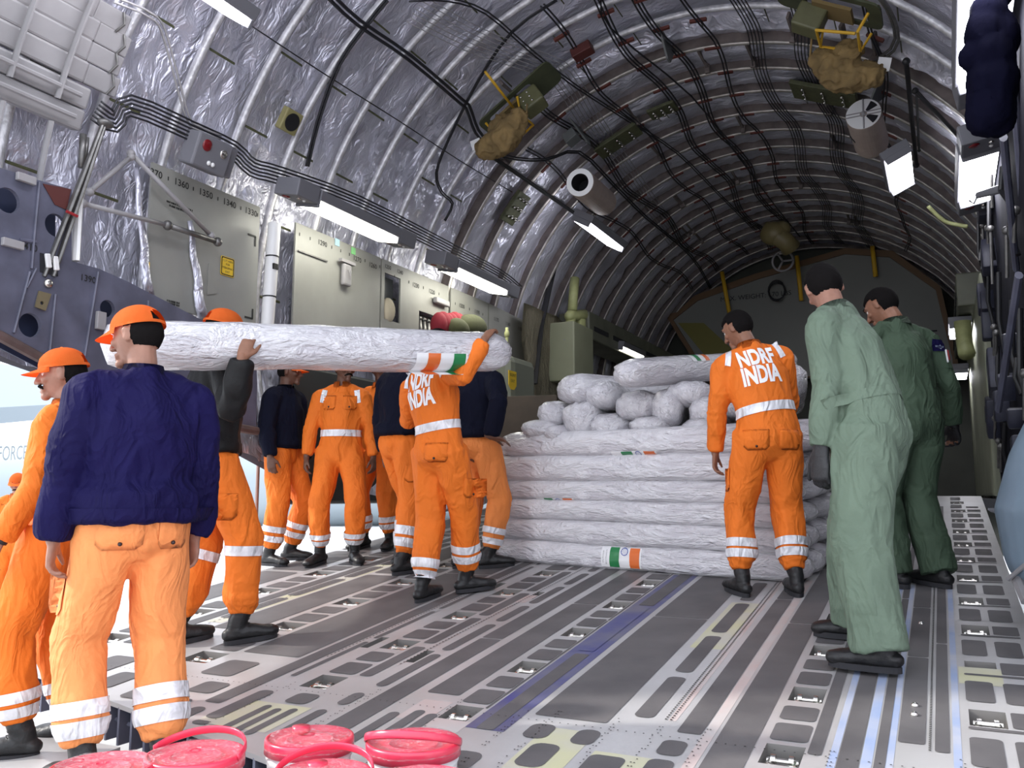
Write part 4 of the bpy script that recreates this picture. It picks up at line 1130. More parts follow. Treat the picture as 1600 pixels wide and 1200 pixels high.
# stacked long beams at the top left
for gi, (pxs, lab) in enumerate((([( (0, 8), (135, 78) ), ((0, 50), (130, 112)), ((-20, -35), (150, 40)), ((-20, -72), (150, 2))], 'upper'), ([((0, 100), (135, 150)), ((0, 140), (125, 185))], 'lower'))):
    t = thing('rail_rack', lab+' rack of long pale grey rails, top left of the wall', 'rack', ring_hit(60, 60+gi*80, 3.1))
    for a, b_ in pxs:
        q = ring_hit((a[0]+b_[0])/2, (a[1]+b_[1])/2, 3.02); th = math.atan2(q.x-CX, q.z-CZ); R = Matrix.Rotation(th, 3, 'Y')
        y0, y1 = 2.2, ring_hit(*b_, 3.02).y
        bm = bmesh.new(); box(bm, V(q.x, (y0+y1)/2, q.z), (.145, y1-y0, .10), R, bev=.018); obj('rail', bm, M_beam, t)
        if gi == 0:
            bm = bmesh.new(); p = V(q.x, y1+.13, q.z); box(bm, p, (.135, .25, .06), R, bev=.01); obj('end_fitting', bm, M_beam, t)
            bm = bmesh.new(); tube(bm, [p+R @ V(-.07, .05, -.035), p+R @ V(0, .07, -.06), p+R @ V(.07, .05, -.035)], .008, 8); obj('hook', bm, M_dsteel, t)
        else:
            bm = bmesh.new(); tube(bm, [V(q.x, y0, q.z)+R @ V(0,0,-.10), V(q.x, y1-.1, q.z)+R @ V(0,0,-.10)], .018, 8); obj('tube', bm, M_beam, t)
    for yy in (3.1, 3.42):
        bm = bmesh.new()
        A_ = [cyl_pt(math.radians(a), yy, 2.93) for a in (range(-72, -44, 4) if gi == 0 else range(-84, -74, 3))]
        tube(bm, A_, [(.012, .03)]*len(A_), 6, ref=(0,1,0)); obj('strap_bar', bm, M_beam, t)
# dark scissor strut with red tie
t = thing('scissor_strut', 'dark forked strut with a red tie crossing the lower left wall', 'strut', at(110, 330, X=-5.0))
for dx in (0, 13):
    bm = bmesh.new(); a = at(160+dx*.3, 195, X=-4.92); b_ = at(68+dx*1.1, 432, X=-5.0); tube(bm, [a, a*.6+b_*.4, b_], [(.016, .014), (.024, .016), (.020, .014)], 8); obj('fork_arm', bm, M_dsteel, t, smooth='auto')
bm = bmesh.new(); tube(bm, [at(104, 330, X=-4.93), at(121, 338, X=-4.93)], .010, 8); obj('red_tie', bm, M_redp, t)
bm = bmesh.new(); ell(bm, at(165, 193, X=-4.92), (.04, .06, .03), None, 12, 8); obj('pivot', bm, M_dsteel, t, smooth=True)
t2 = at(118, 212, X=-5.0); bm = bmesh.new(); tube(bm, [at(130, 210, X=-5.0), at(127, 262, X=-5.0)], .022, 8); tube(bm, [at(136, 215, X=-5.0), at(133, 250, X=-5.0)], .015, 8)
o = obj('damper', bm, M_dsteel, smooth=True); tag(o, 'short dark damper hanging beside the forked strut', 'damper')
bm = bmesh.new(); tube(bm, [at(125, 290, X=-5.02), at(117, 408, X=-5.02)], [(.03, .02), (.045, .02)], 8); o = obj('white_strip', bm, M_white); tag(o, 'white padded strip right of the dark strut', 'strip')
# blue grey ramp longeron with lightening holes
XB = -5.0
def yz(px, py, X=XB): q = at(px, py, X=X); return (q.y, q.z)
t = thing('side_beam', 'blue grey structural beam with round holes numbered 1410 and 1390', 'beam', at(100, 480, X=XB))
outer = [yz(*p) for p in ((-60, 245), (0, 262), (62, 282), (112, 296), (112, 408), (155, 420), (200, 440), (300, 492), (400, 545), (402, 600), (400, 672), (300, 655), (200, 622), (110, 585), (0, 527), (-60, 500))][::-1]
holes = []
for (px, py, r) in ((12, 313, .078), (87, 352, .075), (47, 508, .075), (168, 482, .058)):
    y, z = yz(px, py); holes.append(circ(y, z, r, 20))
bm = bmesh.new(); plate(bm, outer, [h[::-1] for h in holes], (XB, 0, 0), (0,1,0), (0,0,1), (-.03,0,0)); obj('web', bm, M_bluegrey, t)
bm = bmesh.new(); plate(bm, outer, [], (XB-.16, 0, 0), (0,1,0), (0,0,1), (-.01,0,0)); obj('back_web', bm, mat('deep blue paint', (.02, .028, .07), .6), t)
bm = bmesh.new(); tube(bm, [V(XB+.02, *yz(*p)) for p in ((-60, 500), (0, 527), (110, 587), (200, 624), (300, 657), (400, 674))], [(.035, .02)]*6, 8); obj('lower_flange', bm, mat('rusty brown flange', (.13, .085, .08), .5, noise_amt=.4, nscale=8), t)
for a, b_ in (((60, 285), (52, 370)), ((52, 370), (48, 420)), ((45, 425), (20, 520)), ((152, 425), (130, 560)), ((85, 460), (75, 560)), ((30, 375), (55, 378)), ((40, 450), (55, 420)), ((230, 470), (225, 620)), ((330, 520), (330, 655))):
    bm = bmesh.new(); tube(bm, [V(XB+.008, *yz(*a)), V(XB+.008, *yz(*b_))], [(.012, .008)]*2, 6); obj('stiffener', bm, M_bluegrey, t)
bm = bmesh.new(); plate(bm, [yz(*p) for p in ((66, 287), (110, 296), (103, 328), (85, 320))], [], (XB+.002, 0, 0), (0,1,0), (0,0,1), (.005,0,0)); obj('maroon_gusset', bm, M_maroon, t)
bm = bmesh.new(); plate(bm, [yz(*p) for p in ((58, 455), (77, 460), (68, 486), (52, 480))], [circ(*yz(62, 474), .012, 10)], (XB+.01, 0, 0), (0,1,0), (0,0,1), (.012,0,0)); obj('bracket', bm, mat('brass bracket', (.24, .20, .12), .4, .5), t)
for (a, b_) in (((23, 275), (52, 285)), ((0, 378), (33, 385)), ((148, 488), (160, 515))):
    bm = bmesh.new(); q0, q1 = yz(*a), yz(*b_); box(bm, V(XB+.02, (q0[0]+q1[0])/2, (q0[1]+q1[1])/2), (.03, abs(q1[0]-q0[0]), .05 if a[0] != 148 else .12), bev=.004); obj('white_block', bm, M_beam, t)
bm = bmesh.new(); ell(bm, V(XB+.01, *yz(74, 443)), (.02, .03, .03), None, 12, 8); obj('bolt', bm, M_steel, t, smooth=True)
bm = bmesh.new(); plate(bm, [yz(*p) for p in ((62, 395), (88, 402), (90, 432), (62, 425))], [], (XB+.003, 0, 0), (0,1,0), (0,0,1), (.003,0,0)); obj('dark_opening', bm, M_dark, t)
for (px, py) in ((72, 408), (84, 412)): 
    bm = bmesh.new(); box(bm, V(XB+.02, *yz(px, py)), (.02, .035, .09), rot_xyz(12, 0, 0), bev=.006); obj('white_clip', bm, M_white, t)
for s, px, py in (('1410', 44, 386), ('1390', 137, 436)): obj('lettering', text_bm(s, .06, basis(V(XB+.004, *yz(px, py)), (0,1,0), (0,0,1)), off=.0005), M_print, t)
# --- cables and tubes on the wall and roof
def bundle(name, label, cat, pts, n, gap, rad, r0=3.18, mt=None, grp=None, clampn=0):
    """n parallel cables along a path on the fuselage wall; each cable its own object"""
    P_ = smoothpath([Vector(p) for p in pts], 3); out = []
    for k in range(n):
        q = []
        for i, p in enumerate(P_):
            d = P_[min(i+1, len(P_)-1)]-P_[max(i-1, 0)]; nrm = V(p.x-CX, 0, p.z-CZ).normalized(); s = d.cross(nrm); s = s.normalized() if s.length > 1e-6 else V(0,1,0)
            q.append(p+s*(k-(n-1)/2)*gap)
        bm = bmesh.new(); tube(bm, q, rad, 6); o = obj(name, bm, mt or M_cable, smooth=True); tag(o, label, cat, grp or label); out.append(o)
    return out
bundle('conduit', 'thin dark conduit in the bundle along the left wall above the lights', 'conduit', [at(150, 172, X=-4.95), at(180, 190, X=-4.95), at(205, 165, X=-4.95), at(300, 205, X=-4.95), at(365, 235, X=-4.95), at(395, 262, X=-4.9), at(440, 275, X=-4.86), at(560, 318, X=-4.86), at(700, 388, X=-4.86), at(780, 430, X=-4.86), at(812, 455, X=-4.9)], 6, .028, .008, grp='conduits in the bundle above the lights')
bundle('conduit', 'thin pale twin tube rising from the bundle to the top left light', 'tube', [at(180, 0, X=-4.4), at(242, 28, X=-4.6), at(262, 70, X=-4.75), at(292, 180, X=-4.93), at(310, 200, X=-4.93), at(345, 215, X=-4.93)], 2, .03, .008, mt=M_beam)
bundle('hose', 'thick black twin cable crossing the upper left roof diagonally', 'cable', ringpath([(512, -10), (560, 35), (640, 90), (720, 158), (732, 170), (745, 205), (765, 228)], 3.16), 2, .045, .016)
bundle('hose', 'black cable pair curving down the left blankets', 'cable', ringpath([(605, 0), (580, 30), (530, 100), (497, 190), (480, 260)], 3.18), 2, .03, .011)
bundle('hose', 'thin black cable hanging in a loop beside the winch', 'cable', ringpath([(870, 0), (800, 50), (745, 130), (700, 220), (682, 270), (690, 300), (707, 318), (695, 345)], 3.17), 2, .022, .009)
bundle('wire', 'long thin straight wire across the left frames', 'wire', ringpath([(395, 42), (506, 115), (625, 190), (720, 252), (800, 300)], 3.19), 1, .02, .006)
bundle('hose', 'black cable from the winch to the roof frames', 'cable', ringpath([(765, 228), (790, 245), (850, 250), (905, 238), (960, 290), (1010, 340), (1080, 400), (1110, 450)], 3.12), 2, .03, .011)
bundle('wire', 'thin grey wire fanning over the near roof frames', 'wire', ringpath([(650, 15), (740, 62), (830, 95), (880, 120), (930, 200), (1000, 300), (1060, 380)], 3.15), 7, .045, .0045, mt=M_beam, grp='grey wires fanning over the near roof frames')
bundle('wire', 'thin black cable along the middle of the roof', 'cable', ringpath([(940, -10), (955, 45), (1080, 150), (1150, 240), (1210, 320), (1250, 370)], 3.14), 1, .03, .010)
bundle('wire', 'twin black cable along the roof left of centre', 'cable', ringpath([(640, 0), (700, 0), (760, 20), (830, 80), (900, 135), (985, 190), (1060, 240), (1120, 300), (1180, 360)], 3.14), 2, .03, .008)
for i, (th, n, ya, yb, lab) in enumerate(((-10, 3, 6.5, 16.8, 'black cable of the run left of the roof centre'), (-3, 3, 6.2, 16.8, 'black cable of the thick run at the roof centre'), (4, 2, 6.2, 16.8, 'thin black cable right of the roof centre'), (12, 5, 6, 16.8, 'thin wire of the bundle near the right winch'), (22, 6, 7, 16.8, 'thin wire of the fan running to the forward roof'), (-19, 2, 7, 16.5, 'black cable of the run beside the left lights'), (-30, 3, 8.2, 16.5, 'dark tube of the run above the open cylinder'), (-40, 2, 8.8, 16.5, 'dark tube of the run below the open cylinder'), (36, 2, 7, 16, 'dark tube of the run beside the capped cylinder'))):
    pts = [cyl_pt(math.radians(th+1.2*math.sin(y*2.1+i)), y, 3.13+.015*math.sin(y*5+i)) for y in [ya+(yb-ya)*k/26 for k in range(27)]]
    bundle('cable', lab, 'cable', pts, n, .035, .009 if n < 4 else .006, grp=lab+'s')
    bm = bmesh.new()
    for y in FR:
        if ya < y < yb and n < 5:
            c = cyl_pt(math.radians(th), y, 3.145); box(bm, c, (.17, .035, .03), Matrix.Rotation(math.radians(th), 3, 'Y'))
    if n < 5: obj('trim_%d' % (60+i), bm, M_clamp, kind='structure')
bundle('strut_tube', 'dark twin tube with kinks on the right roof beside the winch', 'tube', ringpath([(1370, -10), (1395, 30), (1394, 78), (1322, 128), (1326, 158)], 3.10), 2, .035, .014, mt=M_dsteel)
for a, b_, r, lb in (((1416, 96), (1432, 258), .022, 'upright black rod on the right roof above the light'), ((1430, 142), (1512, 228), .020, 'slanting black rod on the right roof'), ((762, 240), (925, 352), .024, 'long dark beam slanting to the light beside the open cylinder'), ((1432, 145), (1436, 235), .012, 'short dark rod next to the slanting one on the right roof')):
    p0, p1 = ring_hit(*a, 3.05), ring_hit(*b_, 3.05); bm = bmesh.new(); tube(bm, [p0, p1], r, 8)
    for q in (p0, p1): ell(bm, q, (r*1.6,)*3, None, 8, 6)
    o = obj('brace_rod', bm, M_black, smooth='auto'); tag(o, lb, 'rod')
# brackets between roof frames
rb = random.Random(5)
for i in range(26):
    y = FR[rb.randrange(8, 22)]+.3; th = math.radians(rb.uniform(-45, 40)); c = cyl_pt(th, y, 3.2)
    bm = bmesh.new(); R = Matrix.Rotation(th, 3, 'Y'); box(bm, c, (.03, .45, .07), R, bev=.006); box(bm, c+R @ V(0, .18, -.04), (.06, .05, .10), R, bev=.01)
    o = obj('roof_bracket', bm, M_web); tag(o, 'small dark bracket between the roof frames', 'bracket', 'dark roof brackets')
def roofbox(nm, lab, cat, px, py, sx, sy, sz, mm, r=3.1, knobs=True):
    c = ring_hit(px, py, r); th = math.atan2(c.x-CX, c.z-CZ); R = Matrix.Rotation(th, 3, 'Y'); t = thing(nm, lab, cat, c)
    bm = bmesh.new(); box(bm, (0,0,0), (sx, sy, sz), R, bev=.008); local(bm, t, 'plate', mm)
    if knobs:
        rr_ = random.Random(int(px))
        for k in range(9):
            q = R @ V((k%3-1)*sx*.3, (k//3-1)*sy*.3, -sz/2-.01); bm = bmesh.new(); tube(bm, [q+R @ V(0,0,.01), q-R @ V(0,0,.02)], .016, 8); tube(bm, [q, q+R @ V(.03, .06, -.03), q+R @ V(.0, .14, .02)], .006, 6); local(bm, t, 'connector', M_steel, True)
    return t
roofbox('junction_plate', 'olive junction plate with silver connectors on the left of the roof', 'junction box', 966, 220, .6, .32, .05, M_olive)
roofbox('junction_plate', 'olive junction plate below the right winch', 'junction box', 1288, 148, .75, .42, .05, M_olive)
roofbox('junction_plate', 'small olive plate with cables near the roof centre', 'junction box', 1035, 172, .34, .25, .04, M_olive)
roofbox('equipment_box', 'small grey box hanging left of the junction plate', 'box', 893, 215, .16, .18, .12, M_panel_d, 3.0, False)
roofbox('junction_plate', 'dark wiring plate on the left roof beside the second light', 'junction box', 805, 325, .42, .3, .05, M_olive)
roofbox('warning_tag', 'dark red box on the roof left of centre', 'box', 910, 80, .22, .14, .10, M_maroon, 3.1, False)
# pointed frame gussets
for (px, py) in ((1040, 60), (903, 200), (1380, 130)):
    c = ring_hit(px, py, 3.2); th = math.atan2(c.x-CX, c.z-CZ); R = Matrix.Rotation(th, 3, 'Y'); bm = bmesh.new()
    plate(bm, [(-.30, 0), (.30, 0), (.05, -.26), (-.05, -.26)], [], c, V(0,1,0), R @ V(0,0,1), R @ V(.02,0,0)); o = obj('gusset', bm, M_panel_d); tag(o, 'pointed dark gusset plate under a roof frame', 'gusset', 'pointed roof gussets')
# --- winches with canvas bags
def winch(label, c, yaw, sc=1.0):
    th = math.atan2(c.x-CX, c.z-CZ); R = Matrix.Rotation(th, 3, 'Y') @ Matrix.Rotation(math.radians(yaw), 3, 'Z'); t = thing('roof_stowage_unit', label, 'winch', c, 'roof winches')
    G = lambda x, y, z: R @ V(x*sc, y*sc, z*sc)
    bm = bmesh.new()
    plate(bm, rrect(-.5, -.22, .5, .22, .08), [rrect(-.38, -.15, .2, .15, .05)], G(0,0,.02), R @ V(sc,0,0), R @ V(0,sc,0), R @ V(0,0,.02)); local(bm, t, 'mount_plate', mat('olive drab plate', (.075, .085, .045), .55, noise_amt=.3, nscale=6))
    bm = bmesh.new(); box(bm, G(-.08, 0, -.02), (.36*sc, .26*sc, .03), R); local(bm, t, 'back_plate', mat('dark tan lining', (.20, .14, .055), .8))
    bm = bmesh.new(); box(bm, G(.10, -.05, -.12), (.26*sc, .22*sc, .22*sc), R @ rot_xyz(0, 0, 8), bev=.02); cs = local(bm, t, 'gear_case', mat('olive case', (.13, .13, .06), .5, noise_amt=.2, nscale=9))
    for k in range(6):
        bm = bmesh.new(); q = G(.04+.065*(k % 2)*1.3, -.16, -.06-.06*(k//2)); ell(bm, q, (.014,)*3, None, 10, 8); local(bm, cs, 'bolt', M_steel, True)
    bm = bmesh.new(); pts = [G(-.42, -.2, -.03), G(-.40, -.22, -.20), G(-.05, -.22, -.25), G(.02, -.20, -.05)]
    tube(bm, pts, .014*sc, 6); tube(bm, [G(-.42, .16, -.03), G(-.41, .16, -.20), G(-.40, -.22, -.20)], .014*sc, 6); tube(bm, [G(-.05, -.22, -.25), G(-.05, .1, -.25), G(-.40, .16, -.22)], .014*sc, 6); local(bm, t, 'yellow_frame', M_yellow)
    bm = bmesh.new(); rr_ = random.Random(4)
    for k in range(9):
        u = k/8; ell(bm, G(-.58+.50*u, -.30, -.34-.07*math.sin(u*PI)+.02*rr_.random()), ((.10+.06*math.sin(u*PI))*sc, (.11+.03*math.sin(u*PI))*sc, (.10+.055*math.sin(u*PI))*sc), R, 12, 10)
    ell(bm, G(-.30, -.26, -.22), (.13*sc, .09*sc, .12*sc), R, 12, 10)
    m = remesh(bm, .014, 4)
    for v in m.vertices: v.co += v.normal*(.02*noise.noise(v.co*7)+.03*((1-abs(noise.noise(v.co*11)))**4-.3))
    for p in m.polygons: p.use_smooth = True
    o = bpy.data.objects.new('canvas_bag', m); COL.objects.link(o); m.materials.append(M_tan); o.parent = t
    bm = bmesh.new(); box(bm, G(-.62, -.30, -.22), (.11*sc, .012, .12*sc), R @ rot_xyz(0, 15, 10)); local(bm, t, 'white_tag', M_white)
    bm = bmesh.new(); tube(bm, [G(.06, -.2, -.2), G(.02, -.3, -.35), G(-.1, -.32, -.40)], .010*sc, 6); local(bm, t, 'strap', M_tan)
    return t
winch('roof winch with tan canvas bag and yellow bars, left of the roof centre', ring_hit(815, 160, 3.05), 0, .98)
w2 = winch('roof winch with tan canvas bag at the top edge, right of the roof centre', ring_hit(1290, 12, 3.05), 180, 1.0)
bm = bmesh.new(); tube(bm, [ring_hit(758, 112, 3.1), ring_hit(808, 176, 2.95)], .014, 8); o = obj('yellow_rod', bm, M_yellow, smooth=True); tag(o, 'thin yellow rod reaching down to the left winch', 'rod')
# --- cylinders
def cylinder(label, p0, p1, r, capped):
    t = thing('life_raft_canister', label, 'cylinder', p0); p0, p1 = Vector(p0), Vector(p1); ax = (p1-p0).normalized(); L = (p1-p0).length
    x, y = frame_axes(ax, (0,0,1)); bm = bmesh.new(); n = 36
    rings = []
    for (d, rr_) in ((0, r*.62 if not capped else r*.2), (0, r*.97), (.015, r), (L-.06, r), (L-.01, r*.9), (L, r*.3)):
        rings.append([bm.verts.new(ax*d+x*rr_*math.cos(2*PI*k/n)+y*rr_*math.sin(2*PI*k/n)) for k in range(n)])
    for a, b_ in zip(rings[:-1], rings[1:]):
        for k in range(n):
            f = bm.faces.new((a[k], a[(k+1)%n], b_[(k+1)%n], b_[k])); f.material_index = 1 if a is rings[0] else 0
    bm.faces.new(rings[-1])
    if capped: bm.faces.new(rings[0])
    else:
        inn = [bm.verts.new(ax*.28+x*r*.6*math.cos(2*PI*k/n)+y*r*.6*math.sin(2*PI*k/n)) for k in range(n)]
        for k in range(n): f = bm.faces.new((rings[0][k], rings[0][(k+1)%n], inn[(k+1)%n], inn[k])); f.material_index = 2
        f = bm.faces.new(inn); f.material_index = 2
    local(bm, t, 'drum', [M_cyl, M_white, M_dark], 0)
    if capped:
        bm = bmesh.new()
        for a0 in (30, 110):
            pts = [(r*.30, 0)]
            poly = [V(0,0,0)]
            q = [x*math.cos(math.radians(a0+k*7))*r*.86+y*math.sin(math.radians(a0+k*7))*r*.86-ax*.004 for k in range(6)]
            q2 = [x*math.cos(math.radians(a0+k*7))*r*.25+y*math.sin(math.radians(a0+k*7))*r*.25-ax*.004 for k in (5, 0)]
            bm.faces.new([bm.verts.new(v) for v in q+q2])
        local(bm, t, 'dark_window', M_dark)
        bm = bmesh.new(); ell(bm, -ax*.006, (.02,)*3, None, 12, 8); tube(bm, [x*r*.1+y*r*.95-ax*.006, x*r*.1-y*r*.95-ax*.006], .006, 6); tube(bm, [-x*r*.1+y*r*.95-ax*.006, -x*r*.1-y*r*.95-ax*.006], .006, 6); tube(bm, [x*r*.95-ax*.006, -x*r*.95-ax*.006], .008, 6); local(bm, t, 'cap_rib', M_beam)
    bm = bmesh.new()
    for k in range(3):
        a = math.radians(-120+25*k); q = ax*(L*.45+.09*k)+(x*math.cos(a)+y*math.sin(a))*(r+.001); box(bm, q, (.10, .012, .02), Matrix((ax.cross(q).normalized(), q.normalized(), ax)).transposed())
    local(bm, t, 'dark_mark', M_dark)
    return t
def toward(px, py, t, px2, py2, t2): return at(px, py, t=t), at(px2, py2, t=t2)
a, b_ = toward(906, 285, 9.3, 945, 318, 10.3); cylinder('open beige cylinder with a white rim hanging from the roof, left of centre', a, b_, .155, False)
a, b_ = toward(1349, 178, 8.6, 1363, 228, 9.15); cylinder('beige cylinder with a white ribbed cap hanging from the right roof', a, b_, .17, True)

# ================================================================ forward end: stowed hatch, ducts, wall equipment
YH = 16.6
t = thing('hatch_panel', 'large dark angular hatch with a tan edge across the forward end', 'hatch', at(1270, 500, Y=YH))
def xz(px, py): q = at(px, py, Y=YH); return (q.x, q.z)
HO = [(1040, 492), (1058, 488), (1085, 462), (1180, 428), (1320, 388), (1395, 392), (1470, 448), (1496, 560), (1500, 590), (1100, 590)]
HI = [(1052, 500), (1062, 492), (1090, 470), (1185, 436), (1320, 397), (1390, 402), (1462, 453), (1488, 560), (1490, 588), (1108, 588)]
bm = bmesh.new(); plate(bm, [xz(*p) for p in HO][::-1], [], (0, YH+.02, 0), (1,0,0), (0,0,1), (0,.15,0)); obj('panel', bm, mat('dark hatch paint', (.19, .19, .175), .5, noise_amt=.1, nscale=1), t)
bm = bmesh.new(); plate(bm, [xz(*p) for p in HO][::-1], [[xz(*p) for p in HI]], (0, YH-.02, 0), (1,0,0), (0,0,1), (0,.04,0)); obj('edge_strip', bm, mat('orange brown edge', (.13, .07, .03), .6), t)
bm = bmesh.new(); plate(bm, [xz(*p) for p in ((1060, 505), (1100, 505), (1160, 560), (1200, 590), (1130, 590))][::-1], [], (0, YH-.03, 0), (1,0,0), (0,0,1), (0,.02,0)); obj('yellow_flap', bm, mat('dull yellow flap', (.17, .15, .03), .6), t)
bm = bmesh.new()
for k in range(5): box(bm, at(1420, 520+k*16, Y=YH-.03), (.9, .02, .02))
obj('rib_lines', bm, M_dark, t)
for (x0, y0, x1, y1) in ((1128, 425, 1140, 492), (1245, 400, 1252, 470), (1363, 385, 1368, 432)):
    bm = bmesh.new(); tube(bm, [at(x0, y0, Y=YH-.2), at(x1, y1, Y=YH-.2)], .04, 10); o = obj('tie_rod', bm, M_yellow, smooth=True)
    tag(o, {1128: 'yellow tie rod at the left of the hatch', 1245: 'yellow tie rod in the middle of the hatch', 1363: 'yellow tie rod at the right of the hatch'}[x0], 'rod')
bm = bmesh.new()
for k in range(4):
    c = at(1214, 455, Y=YH-.15); tube(bm, [c+V(.15*math.cos(a/16*2*PI), -.02*k, (.16+.012*k)*math.sin(a/16*2*PI)) for a in range(17)], .014, 6)
o = obj('hose_coil', bm, M_black, smooth=True); tag(o, 'coil of black cable hanging on the hatch', 'coil')
obj_ = text_bm('MAX. WEIGHT: 170 LBS', .13, Matrix.Translation(at(1180, 463, Y=YH-.01)) @ Matrix(((1,0,0,0),(0,0,-1,0),(0,1,0,0),(0,0,0,1)))); obj('lettering', obj_, M_print, t)
bm = bmesh.new(); P_ = [at(1195, 360, Y=14.5), at(1210, 365, Y=14.5), at(1228, 378, Y=14.5), at(1236, 388, Y=14.6)]; tube(bm, P_, [.16, .18, .15, .17], 12); ell(bm, P_[1], (.24, .2, .2), None, 12, 10); ell(bm, at(1222, 358, Y=14.5), (.14, .14, .14), None, 12, 8)
o = obj('elbow_duct', bm, mat('brown duct', (.20, .16, .07), .45), smooth=True); tag(o, 'brown elbow duct under the forward roof', 'duct')
bm = bmesh.new(); cen = at(1223, 408, Y=15.5)
tube(bm, [cen+V(.18*math.cos(a/18*2*PI), 0, .18*math.sin(a/18*2*PI)) for a in range(19)], .02, 6)
for k in range(3): tube(bm, [cen, cen+V(.18*math.cos(k*2.1), 0, .18*math.sin(k*2.1))], .018, 6)
o = obj('hand_wheel', bm, M_beam, smooth=True); tag(o, 'small spoked wheel under the brown duct', 'wheel')
# left: vertical yellow duct with elbow and nozzle
bm = bmesh.new(); XD = -4.75
tube(bm, [at(898, 435, X=XD), at(894, 485, X=XD)], .07, 14); tube(bm, [at(905, 500, X=XD), at(905, 525, X=XD)], .10, 14)
tube(bm, [at(893, 488, X=XD), at(891, 505, X=XD), at(886, 530, X=XD)], [.075, .07, .055], 12); tube(bm, [at(890, 494, X=XD), at(912, 492, X=XD), at(918, 508, X=XD)], [.08, .085, .07], 12, caps='round')
tube(bm, [at(886, 520, X=XD), at(884, 534, X=XD)], [.062, .055], 12, mi=1)
o = obj('air_duct', bm, [M_duct, M_beam], smooth=True); tag(o, 'pale green vertical air duct with elbow and nozzle behind the pile', 'duct')
bm = bmesh.new(); c0 = at(885, 560, X=-4.8); box(bm, at(888, 555, X=-4.85), (.5, .75, .85), bev=.02); o = obj('equipment_cabinet', bm, mat('pale green grey cabinet', (.28, .29, .19), .5, noise_amt=.1, nscale=3)); tag(o, 'pale green grey cabinet under the air duct', 'cabinet')
# left forward ledge with vents runs behind; dark edge strip
bm = bmesh.new(); p = [at(875, 378, X=-4.98), at(858, 450, X=-5.0), at(845, 510, X=-4.98), at(835, 600, X=-4.9)]; tube(bm, p, [(.02, .05)]*4, 6, ref=(0,1,0)); o = obj('door_edge', bm, M_black); tag(o, 'tall black door edge strip on the left wall', 'strip')
# yellow-marked grey wall unit behind the stack
t = thing('wall_unit', 'grey rounded unit with a yellow warning label left of the pile', 'unit', at(795, 600, X=-4.7))
bm = bmesh.new(); box(bm, at(797, 600, X=-4.75), (.4, .7, .62), bev=.09); obj('case', bm, mat('grey green unit', (.16, .17, .13), .5), t)
q = at(800, 593, t=8.0); q = at(800, 593, X=-4.52); 
bm = bmesh.new(); plate(bm, [(-.10, -.07), (-.04, -.12), (.04, -.12), (.10, -.07), (.10, .10), (-.10, .10)], [], q+V(0,0,0), V(0,1,0), V(0,0,1), V(.01,0,0)); wl = obj('warning_label', bm, M_ylabel, t)
obj('lettering', text_bm('SILENT', .05, basis(q+V(.012, 0, .05), (0,1,0), (0,0,1))), M_print, wl); obj('lettering', text_bm('EXIT', .05, basis(q+V(.012, 0, -.02), (0,1,0), (0,0,1))), M_print, wl)
bm = bmesh.new(); tube(bm, [at(792, 512, X=-4.7), at(792, 560, X=-4.7)], .02, 8); ell(bm, at(792, 522, X=-4.7), (.035, .035, .05), None, 10, 8); o = obj('yellow_pipe', bm, M_duct, smooth=True); tag(o, 'thin yellow pipe above the end of the carried roll', 'pipe')
# blanket curtain hanging left of the door strip
bm = bmesh.new(); rows = []
for i in range(25):
    row = []
    for j in range(15):
        y = 10.35+.055*j*2; z = 2.6-i*.09; row.append(bm.verts.new(V(-4.98+.05*noise.noise(V(y*2.5, z*2.5, 1))+.03*math.sin(y*9), y, z)))
    rows.append(row)
for a, b_ in zip(rows[:-1], rows[1:]):
    for j in range(14): bm.faces.new((a[j], a[j+1], b_[j+1], b_[j]))
bmesh.ops.solidify(bm, geom=bm.faces[:], thickness=.01)
o = obj('quilted_curtain', bm, foil_material('brownish foil', (.40, .36, .26), .35, .4), smooth=True); tag(o, 'brownish quilted foil curtain behind the end of the carried roll', 'curtain')
bm = bmesh.new(); box(bm, at(802, 652, t=8.6), (.9, .06, .42), rot_xyz(0, 0, 12), bev=.01); o = obj('brown_board', bm, mat('brown board', (.075, .055, .035), .7, noise_amt=.3, nscale=5)); tag(o, 'brown board standing behind the left end of the pile', 'board')

# ================================================================ right side column and its clutter
bm = bmesh.new()
XC_ = .66
for (x0, y0, y1, z0, z1) in ((.50, 4.3, 10.2, -.55, 3.2),):
    box(bm, (x0+.2, (y0+y1)/2, (z0+z1)/2), (.4, y1-y0, z1-z0), bev=.02)
obj('wall_right_lining', bm, mat('dark side lining', (.010, .010, .018), .85, spec=.1, noise_amt=.5, nscale=4, bump=.5, bscale=8), kind='structure')
rc = random.Random(11)
for k in range(46):
    y = rc.uniform(5.6, 10.0); z = rc.uniform(.25, 2.9); bm = bmesh.new(); L_ = rc.uniform(.12, .4)
    if k % 3 == 0: tube(bm, [V(.46, y, z), V(.44, y+rc.uniform(-.1, .1), z-L_), V(.47, y+rc.uniform(-.15, .15), z-L_*1.8)], .018, 8); nm, lb, ct, mm = 'hydraulic_hose', 'dark hose on the right side lining', 'hose', M_black
    elif k % 3 == 1: box(bm, V(.46, y, z), (.14, L_*.7, L_), rot_xyz(rc.uniform(-20, 20), 0, 0), bev=.02); nm, lb, ct, mm = 'actuator_box', 'dark blue grey actuator block on the right side lining', 'block', mat('dark blue grey', (.028, .03, .055), .5, noise_amt=.4, nscale=10)
    else: tube(bm, [V(.45, y, z), V(.44, y+.1, z-L_*1.2)], .012, 8); ell(bm, V(.45, y, z), (.03, .03, .03), None, 10, 8); nm, lb, ct, mm = 'control_rod', 'short steel rod on the right side lining', 'rod', M_dsteel
    o = obj(nm, bm, mm, smooth='auto'); tag(o, lb, ct, ct+'s on the right side lining')
